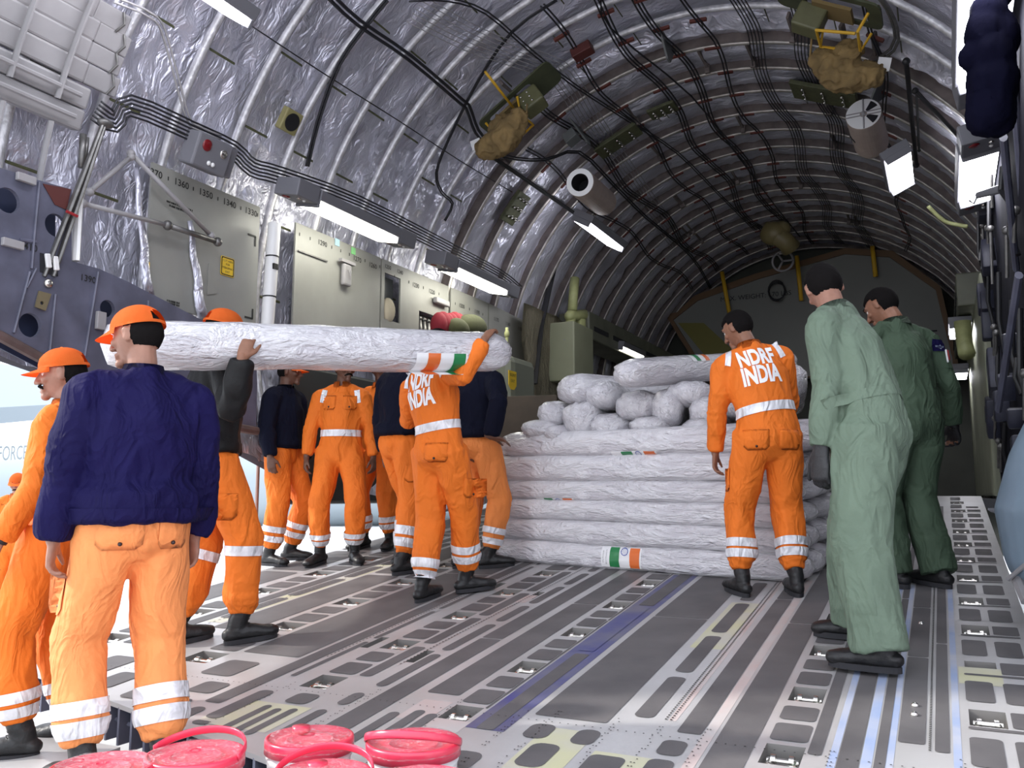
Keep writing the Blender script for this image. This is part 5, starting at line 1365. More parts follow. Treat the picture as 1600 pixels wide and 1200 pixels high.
# long grey columns at the very right
for (a, b_, r, lb, mm) in (((1572, -20), (1600, 330), .035, 'slim blue grey rail along the right picture edge', M_bluegrey), ((1568, 215), (1588, 420), .03, 'pale edged blue rail beside the lower coat', M_bluegrey), ((1592, 430), (1560, 640), .03, 'blue rail slanting down to the padded cover', M_bluegrey)):
    bm = bmesh.new(); p0 = at(*a, t=4.6); p1 = at(*b_, t=5.4); tube(bm, [p0, p1], [(r, r*.7)]*2, 8); o = obj('side_rail', bm, mm); tag(o, lb, 'rail')
bm = bmesh.new(); p0 = at(1600, 285, t=5.6); p1 = at(1528, 305, t=6.3); tube(bm, [p0, p1], [(.04, .03), (.025, .02)], 8); tube(bm, [p1, p1+V(-.03, 0, -.06), p1+V(-.06, 0, -.03)], .008, 6); o = obj('folding_arm', bm, M_housing, smooth='auto'); tag(o, 'grey arm with a hook crossing in front of the lower right light', 'arm')
# hanging navy coat
bm = bmesh.new(); q = lambda px, py, t_=4.35: at(px, py, t=t_)
for (px, py, r) in ((1545, 20, .10), (1540, 50, .11), (1526, 85, .07), (1514, 90, .045), (1560, 60, .11), (1535, 120, .07), (1533, 172, .06), (1548, 90, .13), (1550, 130, .14), (1548, 165, .13), (1560, 180, .09), (1535, 180, .085), (1556, -20, .10), (1565, 40, .07), (1568, 120, .08)):
    ell(bm, q(px, py), (r*.8, r, r*1.15), None, 14, 10)
m = remesh(bm, .014, 4)
for v in m.vertices: v.co += v.normal*(.02*(1-abs(noise.noise(Vector((v.co.x*14, v.co.y*14, v.co.z*4)))))**2)
for p in m.polygons: p.use_smooth = True
o = bpy.data.objects.new('hanging_coat', m); COL.objects.link(o); m.materials.append(mat('black navy cloth', (.004, .004, .013), .9, spec=.05, bump=.2, bscale=50)); tag(o, 'dark navy coat hanging in front of the right light', 'coat')
bm = bmesh.new(); tube(bm, [q(1556, -10), q(1562, -60), V(.62, q(1556, -10).y, 3.1)], .01, 6); obj('hanger_loop', bm, M_black, None).parent = None
bpy.data.objects['hanger_loop']['label'] = 'black loop holding the navy coat'; bpy.data.objects['hanger_loop']['category'] = 'hook'
# pale blue padded cover, right edge
bm = bmesh.new()
pts = [at(1606, 655, t=4.6), at(1592, 720, t=4.55), at(1580, 800, t=4.5), at(1588, 868, t=4.5)]
tube(bm, [p+V(.10, .0, 0) for p in pts], [(.10, .20), (.15, .24), (.18, .26), (.16, .24)], 20, ref=(1, 0, 0), caps='round')
m = remesh(bm, .015, 4)
for p in m.polygons: p.use_smooth = True
o = bpy.data.objects.new('padded_cover', m); COL.objects.link(o); m.materials.append(mat('pale blue vinyl', (.22, .30, .38), .5, noise_amt=.15, nscale=4, bump=.2, bscale=12)); tag(o, 'pale blue padded cover at the right picture edge', 'cover')
# post down to the ramp beside the cover
bm = bmesh.new(); tube(bm, [at(1575, 905, t=4.4), at(1605, 880, t=4.3)], .012, 8); tube(bm, [at(1590, 905, t=4.4), at(1605, 940, t=4.3)], .03, 8); o = obj('ramp_link', bm, M_beam, smooth='auto'); tag(o, 'small grey linkage below the padded cover', 'linkage')
# yellow bits on the right wall forward
bm = bmesh.new(); tube(bm, smoothpath([at(1450, 322, Y=10.4), at(1475, 345, Y=10.5), at(1500, 352, Y=10.5), at(1512, 354, Y=10.5)]), .022, 8); o = obj('yellow_hose', bm, M_duct, smooth=True); tag(o, 'yellow hose on the right roof below the light', 'hose')
bm = bmesh.new(); box(bm, (.58, 13.6, 1.2), (.28, 6.4, 2.4), bev=.03); o = obj('side_cabinet', bm, mat('pale olive lining', (.26, .27, .19), .55, noise_amt=.15, nscale=2)); tag(o, 'pale olive wall cabinet beyond the right column', 'cabinet')
bm = bmesh.new(); tube(bm, [(.3, 12.2, 2.2), (.3, 12.2, 1.95), (.32, 12.0, 1.75)], [.10, .09, .10], 12); o = obj('air_duct', bm, M_duct, smooth=True); tag(o, 'short beige duct beside the far right lights', 'duct')
# roller post seen at the left opening: ramp strut with clevis foot
t = thing('ramp_strut', 'thin steel ramp strut with a clevis foot at the left opening', 'strut', onramp(398, 872))
bm = bmesh.new(); b0 = onramp(398, 872); q1 = b0+V(-.0, 0, 1.15); tube(bm, [b0+V(0,0,.12), q1], .016, 10); obj('rod', bm, mat('copper brown steel', (.30, .20, .17), .35, .5), t, smooth='auto')
bm = bmesh.new(); tube(bm, [b0+V(-.07, 0, .09), b0+V(.07, 0, .09)], .03, 12); box(bm, b0+V(0, 0, .05), (.10, .12, .10), bev=.02); ell(bm, b0+V(0, 0, .15), (.035, .035, .06), None, 10, 8); obj('clevis', bm, M_dsteel, t, smooth='auto')
# dark machinery hanging below the left wall edge
bm = bmesh.new(); t = thing('ramp_mechanism', 'dark ramp mechanism hanging behind the group below the left wall', 'mechanism', (-5.3, 7.0, .5))
box(bm, (-5.22, 7.6, .55), (.14, 3.4, 1.25), bev=.03); obj('housing', bm, mat('black green housing', (.025, .028, .028), .6), t)
for y, z in ((6.05, .62), (6.05, .50), (6.05, .74), (7.1, .4)):
    bm = bmesh.new(); tube(bm, [(-5.30, y, z), (-5.24, y, z)], .04, 12); obj('roller', bm, M_dsteel, t)

# ================================================================ wrapped rolls
def wrap_material():
    m = bpy.data.materials.new('clear film over white canvas'); m.use_nodes = True; n = m.node_tree; b = n.nodes['Principled BSDF']; L = n.links
    tc = n.nodes.new('ShaderNodeTexCoord'); mp = n.nodes.new('ShaderNodeMapping'); mp.inputs['Scale'].default_value = (1, 1, 1); L.new(tc.outputs['Object'], mp.inputs[0]); mp.inputs['Scale'].default_value = (.35, 1, 1)
    a = n.nodes.new('ShaderNodeTexNoise'); a.inputs['Scale'].default_value = 9; a.inputs['Detail'].default_value = 5; a.inputs['Distortion'].default_value = 1.5; L.new(mp.outputs[0], a.inputs[0])
    c = n.nodes.new('ShaderNodeTexNoise'); c.inputs['Scale'].default_value = 26; c.inputs['Detail'].default_value = 4; c.inputs['Distortion'].default_value = 2; L.new(mp.outputs[0], c.inputs[0])
    r = n.nodes.new('ShaderNodeValToRGB'); r.color_ramp.elements[0].color = (.58, .56, .60, 1); r.color_ramp.elements[1].color = (.72, .71, .74, 1); r.color_ramp.elements[0].position = .35; r.color_ramp.elements[1].position = .6
    L.new(a.outputs['Fac'], r.inputs[0]); L.new(r.outputs[0], b.inputs['Base Color'])
    b1 = n.nodes.new('ShaderNodeBump'); b1.inputs['Strength'].default_value = .6; b1.inputs['Distance'].default_value = .03; L.new(a.outputs['Fac'], b1.inputs['Height'])
    b2 = n.nodes.new('ShaderNodeBump'); b2.inputs['Strength'].default_value = .8; b2.inputs['Distance'].default_value = .016; L.new(c.outputs['Fac'], b2.inputs['Height']); L.new(b1.outputs[0], b2.inputs['Normal'])
    L.new(b2.outputs[0], b.inputs['Normal']); L.new(b2.outputs[0], b.inputs['Coat Normal'])
    vo = n.nodes.new('ShaderNodeTexVoronoi'); vo.feature = 'DISTANCE_TO_EDGE'; vo.inputs['Scale'].default_value = 9
    va = n.nodes.new('ShaderNodeVectorMath'); va.operation = 'ADD'; vs_ = n.nodes.new('ShaderNodeVectorMath'); vs_.operation = 'SCALE'; vs_.inputs['Scale'].default_value = .3
    L.new(a.outputs['Color'], vs_.inputs[0]); L.new(vs_.outputs[0], va.inputs[0]); L.new(mp.outputs[0], va.inputs[1]); L.new(va.outputs[0], vo.inputs['Vector'])
    b3 = n.nodes.new('ShaderNodeBump'); b3.inputs['Strength'].default_value = .5; b3.inputs['Distance'].default_value = .04; L.new(vo.outputs['Distance'], b3.inputs['Height']); L.new(b2.outputs[0], b3.inputs['Normal'])
    L.new(b3.outputs[0], b.inputs['Normal']); L.new(b3.outputs[0], b.inputs['Coat Normal'])
    b.inputs['Roughness'].default_value = .34; b.inputs['Coat Weight'].default_value = 1; b.inputs['Coat Roughness'].default_value = .08; b.inputs['Coat IOR'].default_value = 1.7
    return m
M_wrap = wrap_material()
M_gr = mat('flag green', (.02, .22, .07), .45, coat=.4); M_or = mat('flag orange', (.75, .16, .03), .45, coat=.4); M_lw = mat('label white', (.85, .85, .86), .45, coat=.4); M_bl = mat('chakra blue', (.10, .14, .42), .5); M_rd2 = mat('flag red', (.55, .02, .03), .45)
def roll_mesh(L, rx, rz, seed, taper=(.45, .45), n=46, seg=26, knot=False, ex=2.4):
    """local: axis along +x from 0 to L"""
    bm = bmesh.new(); rings = []
    for i in range(n+1):
        u = i/n; x = L*u
        e0 = min(1, u*L/.16); e1 = min(1, (1-u)*L/.16)
        k = (taper[0]+(1-taper[0])*math.sin(e0*PI/2)**.7)*(taper[1]+(1-taper[1])*math.sin(e1*PI/2)**.7)
        row = []
        for j in range(seg):
            a = 2*PI*j/seg; ca, sa = math.cos(a), math.sin(a)
            sup = (abs(ca)**ex+abs(sa)**ex)**(-1/ex)
            d = 1+.07*noise.noise(Vector((x*1.3+seed, ca*1.1, sa*1.1)))+.05*noise.noise(Vector((x*7+seed, ca*3, sa*3)))+.05*(1-min(e0, e1))*noise.noise(Vector((seed, ca*6, sa*6)))*3 + (1-min(e0, e1)**2)*.045*math.sin(a*9+seed+2*noise.noise(Vector((ca*2, sa*2, seed))))
            row.append(bm.verts.new(V(x, ca*rx*sup*k*d, sa*rz*sup*k*d+.010*noise.noise(Vector((x*1.5, seed, 0))))))
        rings.append(row)
    for a, b_ in zip(rings[:-1], rings[1:]):
        for j in range(seg): bm.faces.new((a[j], a[(j+1)%seg], b_[(j+1)%seg], b_[j]))
    for row, s in ((rings[0], -1), (rings[-1], 1)):
        c = bm.verts.new(sum((v.co for v in row), V(0,0,0))/seg+V(s*.035, 0, 0))
        for j in range(seg): bm.faces.new((row[j], row[(j+1)%seg], c))
    bmesh.ops.recalc_face_normals(bm, faces=bm.faces[:])
    me = bpy.data.meshes.new('wrapped_roll'); bm.to_mesh(me); bm.free()
    for p in me.polygons: p.use_smooth = True
    me.materials.append(M_wrap); return me
def roll(p0, p1, rx, rz, seed, label, group=None, taper=(.5, .5), up=V(0,0,1), mesh=None, roll_=0):
    p0, p1 = Vector(p0), Vector(p1); ax = (p1-p0).normalized(); y = up.cross(ax).normalized(); z = ax.cross(y)
    me = mesh or roll_mesh((p1-p0).length, rx, rz, seed, taper)
    o = bpy.data.objects.new('wrapped_roll', me); COL.objects.link(o); o.matrix_world = Matrix.Translation(p0) @ Matrix((ax, y, z)).transposed().to_4x4() @ Matrix.Rotation(math.radians(roll_), 4, 'X')
    bpy.context.view_layer.update()
    tag(o, label, 'wrapped roll', group); return o
def flag(o, x, w=.30, h=.14, order='gwo', text=True, face=-1, zoff=0, lift=0, wheel=True):
    """label pressed on the roll; face -1 = towards local -y; lift angle turns it up"""
    bv = mesh_bvh(o.data); a = math.radians(lift); d = V(0, -face*math.cos(a), -math.sin(a)); upv = V(0, face*0-(-face)*0, 1); upv = V(0, face*-math.sin(a)*1, math.cos(a)) if face < 0 else V(0, -math.sin(a), math.cos(a))
    d = V(0, 1, 0) if face < 0 else V(0, -1, 0); d = (Matrix.Rotation(-a if face < 0 else a, 3, 'X') @ d); ay = (Matrix.Rotation(-a if face < 0 else a, 3, 'X') @ V(0, 0, 1)); axv = ay.cross(-d)*1; axv = V(1,0,0) if face < 0 else V(-1,0,0)
    c = V(x, 0, zoff)
    def P(x0, x1, mm, nm, off, par, y0=-.5, y1=.5):
        poly = [(x0*w, y0*h), (x1*w, y0*h), (x1*w, y1*h), (x0*w, y1*h)]
        bm = bmesh.new(); f = bm.faces.new([bm.verts.new(V(*q, 0)) for q in poly]); 
        for axi, n_ in ((0, 8), (1, 14)):
            vals = [v.co[axi] for v in bm.verts]; lo, hi = min(vals), max(vals)
            for k in range(1, n_):
                xx = lo+(hi-lo)*k/n_; no = V(0,0,0); no[axi] = 1; cc = V(0,0,0); cc[axi] = xx
                bmesh.ops.bisect_plane(bm, geom=bm.verts[:]+bm.edges[:]+bm.faces[:], plane_co=cc, plane_no=no)
        for v in bm.verts: v.co = c+axv*v.co.x+ay*v.co.y
        conform_bm(bm, bv, d, off, .3)
        me = bpy.data.meshes.new(nm); bm.to_mesh(me); bm.free(); q = bpy.data.objects.new(nm, me); COL.objects.link(q); q.parent = par; me.materials.append(mm)
        for p in me.polygons: p.use_smooth = True
        return q
    par = P(-.5, .5, M_lw, 'flag_label', .003, o)
    g, r_ = (M_gr, M_or) if order == 'gwo' else (M_or, M_gr)
    P(-.28, -.04, g, 'flag_band', .005, par, -.49, .49); P(.22, .46, r_, 'flag_band', .005, par, -.49, .49)
    bm = bmesh.new()
    for k in range(24 if wheel else 0):
        a0 = 2*PI*k/24; a1 = 2*PI*(k+1)/24; R0, R1 = h*.16, h*.20; cx = .09*w
        bm.faces.new([bm.verts.new(c+axv*(cx+r*math.cos(t_))+ay*(h*.30+r*math.sin(t_))) for r, t_ in ((R0, a0), (R1, a0), (R1, a1), (R0, a1))])
        if k % 3 == 0: bm.faces.new([bm.verts.new(c+axv*(cx+r*math.cos(t_))+ay*(h*.30+r*math.sin(t_))) for r, t_ in ((0, a0), (R0, a0-.05), (R0, a0+.05))])
    if wheel:
        conform_bm(bm, bv, d, .0055, .3); me = bpy.data.meshes.new('wheel_emblem'); bm.to_mesh(me); bm.free(); q = bpy.data.objects.new('wheel_emblem', me); COL.objects.link(q); q.parent = par; me.materials.append(M_bl)
    if text:
        for s_, dx in (('Gift from the People', -.44), ('and Government of India', -.36)):
            t_ = text_bm(s_, .0105, Matrix.Translation(c+axv*dx*w) @ Matrix((-ay*-1 if False else ay*-1, axv, d*-1)).transposed().to_4x4(), grid=.01)
            conform_bm(t_, bv, d, .0055, .3); me = bpy.data.meshes.new('lettering'); t_.to_mesh(me); t_.free(); q = bpy.data.objects.new('lettering', me); COL.objects.link(q); q.parent = par; me.materials.append(M_print)
    return par
# stack: six layers, four deep, lying across the ramp
SL, SR = V(-3.30, 6.14, 0), V(-.80, 5.74, 0)
sd = (SR-SL).normalized(); sn = V(-sd.y, sd.x, 0)      # sn points forward into the hold
LH = [.168, .165, .150, .150, .188, .182]
meshes = [roll_mesh(2.48, .128, .095, s, (.6, .55), ex=3.4) for s in range(5)]
ordn = ['bottom', 'second lowest', 'third lowest', 'third highest', 'second highest', 'top']
colw = ['front', 'second', 'third', 'rear']
rs = random.Random(8)
front = {}
for dcol in range(4):
    zacc = 0
    for l in range(6):
        h = LH[l]; c0 = SL+sn*(.262*dcol+.12+rs.uniform(-.012, .012))+sd*rs.uniform(-.02, .03)
        if l == 5: c0 = c0+sd*.10
        a = V(c0.x, c0.y, 0); b_ = a+sd*2.48; za = rampz(SL.y)+.03+.24*RS*dcol; zb = rampz(SR.y)+.03+.24*RS*dcol
        k = l/6; zb = zb*(1-.5*k)+za*.5*k
        a.z = za+zacc+h/2-.02; b_.z = zb+zacc+h/2-.02; zacc += h*.985
        me = meshes[(l+dcol*2) % 5]; sc = h/.172
        o = roll(a, b_, 0, 0, 0, ('%s roll of the %s column in the stack, laid across the ramp' % (ordn[l], colw[dcol])), 'rolls stacked across the ramp', mesh=me)
        o.matrix_world = o.matrix_world @ Matrix.Diagonal((1, 1.02, sc, 1)); 
        if dcol == 0: front[l] = o
        TOPZ = zacc+rampz(5.95)
bpy.context.view_layer.update()
flag(front[0], 1.19, .32, .145, 'gwo')
flag(front[5], 1.22, .36, .12, 'gwo', text=False, zoff=-.07, lift=-30)
flag(front[3], .65, .34, .12, 'gwo', text=False, zoff=-.06, lift=-35)
# pile of rolls on top, ends towards the ramp
pile = [ (827, 669, 58, 30, 0, 'leftmost small roll end low in the pile'), (898, 652, 64, 60, 1, 'bulky creased roll end in the lowest row of the pile, second from left'), (938, 665, 62, 44, 2, 'roll end in the lowest row, below the middle of the pile'),
    (1004, 664, 66, 34, 0, 'flat roll end in the lowest row, right of the middle'), (1092, 668, 62, 34, 1, 'flat roll end at the bottom beside the right person in orange'), (1040, 680, 62, 26, 2, 'low roll end peeping over the top of the stack, centre'), (985, 681, 56, 24, 0, 'low roll end peeping out between two larger ends'), (862, 676, 44, 30, 1, 'small roll end behind the leftmost one'),
    (850, 645, 46, 44, 2, 'small pointed roll end in the second row, left'), (984, 631, 70, 50, 0, 'round roll end in the middle of the pile'), (1039, 633, 54, 62, 1, 'upright oval roll end right of the middle one'), (1098, 640, 62, 50, 2, 'roll end in the second row beside the right person in orange'),
    (880, 607, 62, 50, 0, 'roll end at the upper left of the pile'), (932, 615, 60, 46, 1, 'roll end below the topmost one'), (1068, 612, 76, 42, 2, 'roll end at the upper right of the pile'), (1150, 625, 76, 50, 1, 'roll end behind the right person in orange') ]
for i, (px, py, w, h, m_, lab) in enumerate(pile):
    row = (690-py)/45
    p0 = at(px, py, Y=5.98+.04*row+.02*m_); tt = (p0).dot(CF); rx = w/2*tt/FPX; rz = h/2*tt/FPX
    p0.y += .02; d_ = V((.10, -.14, .06)[m_] + (.12 if px < 960 else -.06), 1, 0).normalized()
    p1 = p0+d_*1.9+V(0, 0, .0)
    if i in (12,): p1 = p0+V(.95, 1.7, .02)
    roll(p0, p1, rx, rz, 20+i, lab, 'rolls piled on the stack', (.62, .6))
p0 = at(972, 584, t=6.1); p1 = at(1235, 566, t=7.6)
o = roll(p0, p1, .115, .105, 51, 'topmost roll with a small flag label, lying slantwise on the pile', 'rolls piled on the stack', (.7, .6)); flag(o, (p1-p0).length*.36, .22, .13, 'gwo', text=False, zoff=.02, lift=50)
p0 = at(1235, 590, t=6.1); roll(p0, p0+V(-.3, 1.9, 0), .12, .11, 52, 'roll end right of the person in orange, beside the tall green figure', 'rolls piled on the stack', (.6, .6))
# carried roll
TOE = -1.05
def on_toe(px, t, z=-1.05): 
    r = ray(px, 1190); q = r*t; return V(q[0], q[1], z)
PEOPLE = {}
LB2 = lambda a, w=.11, g=.04: [(0, a, a+w), (1, a, a+w), (0, a+w+g, a+2*w+g), (1, a+w+g, a+2*w+g)]
# 1 foreground back view, navy jacket
f1 = V(at(190, 1200, t=3.2)[0], at(190, 1200, t=3.2)[1], -1.06)
I = person('person in a navy jacket and orange cap seen from behind, left foreground', f1, vaz(190)+14, H=1.80, hem=.05, slope=False, skin=M_skinl,
    top='jacket', bulk=1.14, cap=True, head=(-6, 38, 2), feet=[(-.13, .03, 22), (.13, -.06, -6)], arms=[{'u': (-2, 13), 'f': (10, 3)}, {'u': (-6, 10), 'f': (12, -2)}],
    legbands=[(0, .50, .63), (1, .42, .56), (0, .66, .80), (1, .60, .74)], trousermat=mat('skylit orange trouser cloth', (.88, .30, .09), .75, noise_amt=.1, nscale=5, bump=.2, bscale=55, fold=.6),  # paler, pinker orange: sky light from behind is put into the cloth colour
    seed=1, vox=.010, bvox=.0055, blouse=1.05, loose=1.02)
PEOPLE['p1'] = I
I['pocket'](I['pel']+V(-.085, -.3, -.05), V(1,0,0), V(0,0,1), .15, .12, I['bl'], I['low'])
I['pocket'](I['pel']+V(.105, -.3, -.05), V(1,0,0), V(0,0,1), .12, .12, I['bl'], I['low'])
k = I['knees'][0]; I['pocket'](k+V(-.3, -.02, .17), V(.2,-1,0), V(0,0,1), .15, .14, I['bl'], I['low'])
# 2 profile with moustache
f2 = V(at(72, 1190, t=3.62)[0], at(72, 1190, t=3.62)[1], -1.06)
I = person('person with a moustache and orange cap in profile, facing left beside the navy jacket', f2, vaz(60)+62, H=1.70, slope=False, skin=M_skinl,
    cap='text', head=(-4, 12, 0), face=['moustache'], arms=[{'u': (0, 12), 'f': (30, 5)}, {'u': (-8, 10), 'f': (14, 3)}], feet=[(-.12, .05, 10), (.12, -.05, -10)],
    legbands=LB2(.55), waistband=True, seed=2, bvox=.0055, bulk=1.02, watch=(1, 0))
I['pocket'](I['knees'][1]+V(.3, -.02, .17), V(0,1,0), V(0,0,1), .15, .14, I['bl'], I['low'])
I['pocket'](I['che']+V(-.09, .3, .03), V(-1,0,0), V(0,0,1), .11, .12)
# 3 outside on the apron
f3 = V(at(12, 980, t=9.9)[0], at(12, 980, t=9.9)[1], -1.5)
I = person('person in orange coveralls and cap standing outside on the sunlit apron, far left', f3, vaz(12)+165, H=1.76, slope=False, skin=M_skinl,
    cap=True, head=(-12, 5, 0), face=['moustache'], arms=[{'u': (0, 14), 'f': (15, 5)}, {'u': (0, 14), 'f': (15, 5)}], waistband=True, seed=3, vox=.013, bvox=.008, legbands=LB2(.5))
I['pocket'](I['che']+V(.09, .3, .03), V(-1,0,0), V(0,0,1), .11, .12); I['pocket'](I['che']+V(-.09, .3, .03), V(-1,0,0), V(0,0,1), .11, .12)

# the carried roll: ends in the hold
RL = at(168, 537, t=4.35); RRt = at(792, 551, t=5.55)
rax = (RRt-RL).normalized()
def roll_pt(px, r=.12, up=0): 
    # point on the roll axis nearest to the column px
    best = min((abs(((RL+rax*s*.01).dot(CR)/(RL+rax*s*.01).dot(CF)*FPX+800)-px), s) for s in range(0, 260)); return RL+rax*best[1]*.01
# 4 black jacket holding the left part of the roll
f4 = onramp(316, 1008)
hp = roll_pt(395)
I = person('person in a black jacket steadying the roll with a raised hand', f4, vaz(330)-72, H=1.86, skin=M_skin,
    top='fleece', cap=True, head=(-5, 0, 0), arms=[{'u': (-4, 10), 'f': (20, 0)}, {'to': hp+V(-.0, -.0, -.065)-CF*.165, 'h': (-.05, .25, 1), 'pal': (-1, .5, 0), 'th': (0, 1, .3), 'pole': (.5, -.1, -1), 'curl': (28, 40, 25)}],
    feet=[(-.12, -.10, 6), (.13, .16, -6)], legbands=[(0, .05, .17), (1, .05, .17)], seed=4, bulk=1.0, topmat=mat('black jacket cloth', (.006, .006, .0065), .6, spec=.3, bump=.2, bscale=60))
I['pocket'](I['hips'][1]+V(.3, .0, -.24), V(0,1,0), V(0,0,1), .17, .14, I['bl'], I['low'])
# 5 dark jacket in the group at the side opening
f5 = onramp(437, 880)
I = person('person in a dark navy jacket, leftmost of the group at the side opening', f5, vaz(450)-125, H=1.72, skin=M_skind,
    top='fleece', cap=True, head=(0, 25, 0), feet=[(-.12, .02, 10), (.12, -.02, -6)], arms=[{'u': (-2, 14), 'f': (12, 4)}, {'u': (0, 16), 'f': (16, 6)}], legbands=LB2(.42, .12, .07), seed=5, vox=.012, bvox=.008, shoes=True)
# 6 orange coverall facing the camera
f6 = onramp(528, 879)
I = person('person in orange coveralls facing the camera, in the group at the side opening', f6, vaz(540)+170, H=1.72, skin=M_skind,
    cap=True, head=(-4, 38, 0), face=['moustache'], feet=[(-.14, .05, 25), (.14, .03, -25)], arms=[{'u': (0, 15), 'f': (10, 8)}, {'u': (2, 16), 'f': (8, 6)}],
    waistband=True, legbands=LB2(.62, .10, .03), seed=6, vox=.012, bvox=.007, loose=1.04)
for s in (-1, 1):
    I['pocket'](I['che']+V(s*.085, .3, .03), V(-1,0,0), V(0,0,1), .11, .12)
    bb = fit_patch([(s*.11, .05), (s*.155, .06), (s*.17, -.05), (s*.13, -.06)][::s], I['bv'], I['shc']+V(0, .3, -.04), V(-1,0,0), V(0,0,1), .006, 6); I['part']('reflective_patch', bb, M_refl, parent=I['cl'])
# 7 partly hidden
f7 = onramp(590, 856)
I = person('person in orange coveralls mostly hidden between the group and the dark jacket', f7, vaz(585)+150, H=1.72, skin=M_skind,
    cap=None, hair='short', head=(0, 20, 0), feet=[(-.13, .02, 15), (.13, .02, -15)], legbands=LB2(.50, .12, .04), seed=7, vox=.013, bvox=.009)
# 8 dark jacket, hand hanging
f8 = onramp(622, 893)
I = person('person in a dark navy jacket and dusty boots just left of the roll carrier', f8, vaz(622)-55, H=1.83, skin=M_skind,
    top='fleece', cap=True, head=(0, 10, 0), feet=[(-.12, .12, -5), (.13, -.05, -15)], arms=[{'u': (-2, 12), 'f': (12, 4)}, {'u': (4, 13), 'f': (24, 2)}], legbands=LB2(.42, .15, .05), seed=8, vox=.012, bvox=.008)
I['pocket'](I['hips'][1]+V(.3, .0, -.24), V(0,1,0), V(0,0,1), .15, .12, I['bl'], I['low'])
# 9 the carrier, NDRF INDIA on the back
f9 = onramp(680, 938)
hp = roll_pt(760)
I = person('person in NDRF INDIA orange coveralls carrying the roll on the shoulder with a raised arm', f9, vaz(690)-44, H=1.76, skin=M_skin,
    hair='short', head=(-18, -10, 12), lean=(-5, -8), hip=(.03, -.01), feet=[(-.06, -.05, 12), (.05, .25, -28)],
    arms=[{'u': (25, 30), 'f': (120, 10), 'h': (0, .3, 1), 'pal': (0, 1, 0)}, {'to': hp+V(.0, 0, .075)-CF*.165+CR*.0, 'h': (-.2, .8, .75), 'pal': (0, .6, -1), 'th': (-1, .2, 0), 'pole': (.75, -.75, -.8), 'curl': (10, 30, 30)}],
    waistband=True, backtext=True, legbands=[(0, .60, .74), (1, .45, .57), (0, .78, .89), (1, .61, .73)], seed=9, vox=.010, bvox=.0065, loose=1.03)
I['pocket'](I['pel']+V(.085, -.3, -.03), V(1,0,0), V(0,0,1), .14, .12); I['pocket'](I['knees'][1]+V(.28, -.14, .17), V(.5,.8,0), V(0,0,1), .16, .12)
# 10 dark jacket reaching to the stack
f10 = onramp(742, 888)
hp = at(782, 688, t=6.35)
I = person('person in a dark navy jacket resting a hand on the left end of the stack', f10, vaz(740)-40, H=1.76, skin=M_skind,
    top='fleece', cap=None, hair='short', head=(-20, -20, 0), feet=[(-.12, -.02, -10), (.10, .05, -40)], arms=[{}, {'to': hp-V(.08, 0, -.03), 'h': (.8, .5, -.25), 'pal': (0, -.2, -1), 'th': (-1, 0, 0), 'pole': (.6, -.5, -.6), 'curl': (8, 18, 12)}],
    legbands=LB2(.50, .11, .08), seed=10, vox=.012, bvox=.008, shoes=True, trousermat=mat('faded orange trouser cloth', (.80, .24, .05), .75, noise_amt=.1, nscale=5, bump=.2, bscale=55, fold=.6), blouse=.95)
# 11 NDRF INDIA at the right of the stack
f11 = onramp(1200, 930)
I = person('person in NDRF INDIA orange coveralls at the right end of the stack', f11, vaz(1180)+12, H=1.79, skin=M_skin,
    hair='full', head=(-14, 42, -2), lean=(10, -9), hip=(.03, -.02), feet=[(-.15, .02, 16), (.16, -.03, -2)],
    arms=[{'u': (6, 9), 'f': (16, 2), 'curl': (20, 30, 22)}, {'u': (20, 12), 'f': (45, 2)}],
    waistband=True, backtext=True, legbands=LB2(.44, .12, .03), seed=11, boots=M_leather, loose=1.04, bvox=.006)
I['pocket'](I['pel']+V(-.095, -.3, -.045), V(1,0,0), V(0,0,1), .14, .12); I['pocket'](I['pel']+V(.10, -.3, -.045), V(1,0,0), V(0,0,1), .13, .12, button=False)
I['pocket'](I['knees'][0]+V(-.3, .0, .17), V(0,-1,0), V(0,0,1), .15, .14)
# 12 tall figure in a sage flight suit
f12 = onramp(1350, 1030)
def lf(base, yaw, px, py, ang):
    q = Matrix.Rotation(math.radians(-yaw), 3, 'Z') @ (onramp(px, py)-base); return (q.x, q.y, ang)
y12 = vaz(1340)+66
I = person('tall person in a sage green flight suit with black gloves, right foreground', f12, y12, H=1.90, handsc=1.22, legw=1.12, skin=M_skinl,
    top='flight', hair='short', head=(-12, -50, 0), lean=(19, 2), hip=(.02, -.09), feet=[lf(f12, y12, 1376, 1056, 12), lf(f12, y12, 1342, 1000, 14)], glove=(1, 1),
    arms=[{'u': (-2, 4), 'f': (8, 0), 'curl': (28, 40, 30), 'thumb': 0, 'h': (.0, .1, -1)}, {'u': (6, 0), 'f': (6, -4), 'curl': (30, 35, 25)}], seed=12, boots=M_leather, shoes=True, loose=1.05, bulk=.95, bvox=.006)
t = I
# waist seam
bb = band_bm(t['bv'], t['wai']-t['Zc']*.05, t['wai']+t['Zc']*.0, 0, .9, .003, .28, 48, 3, ref=t['Xc']); t['part']('waist_tape', bb, M_green, parent=t['cl'])
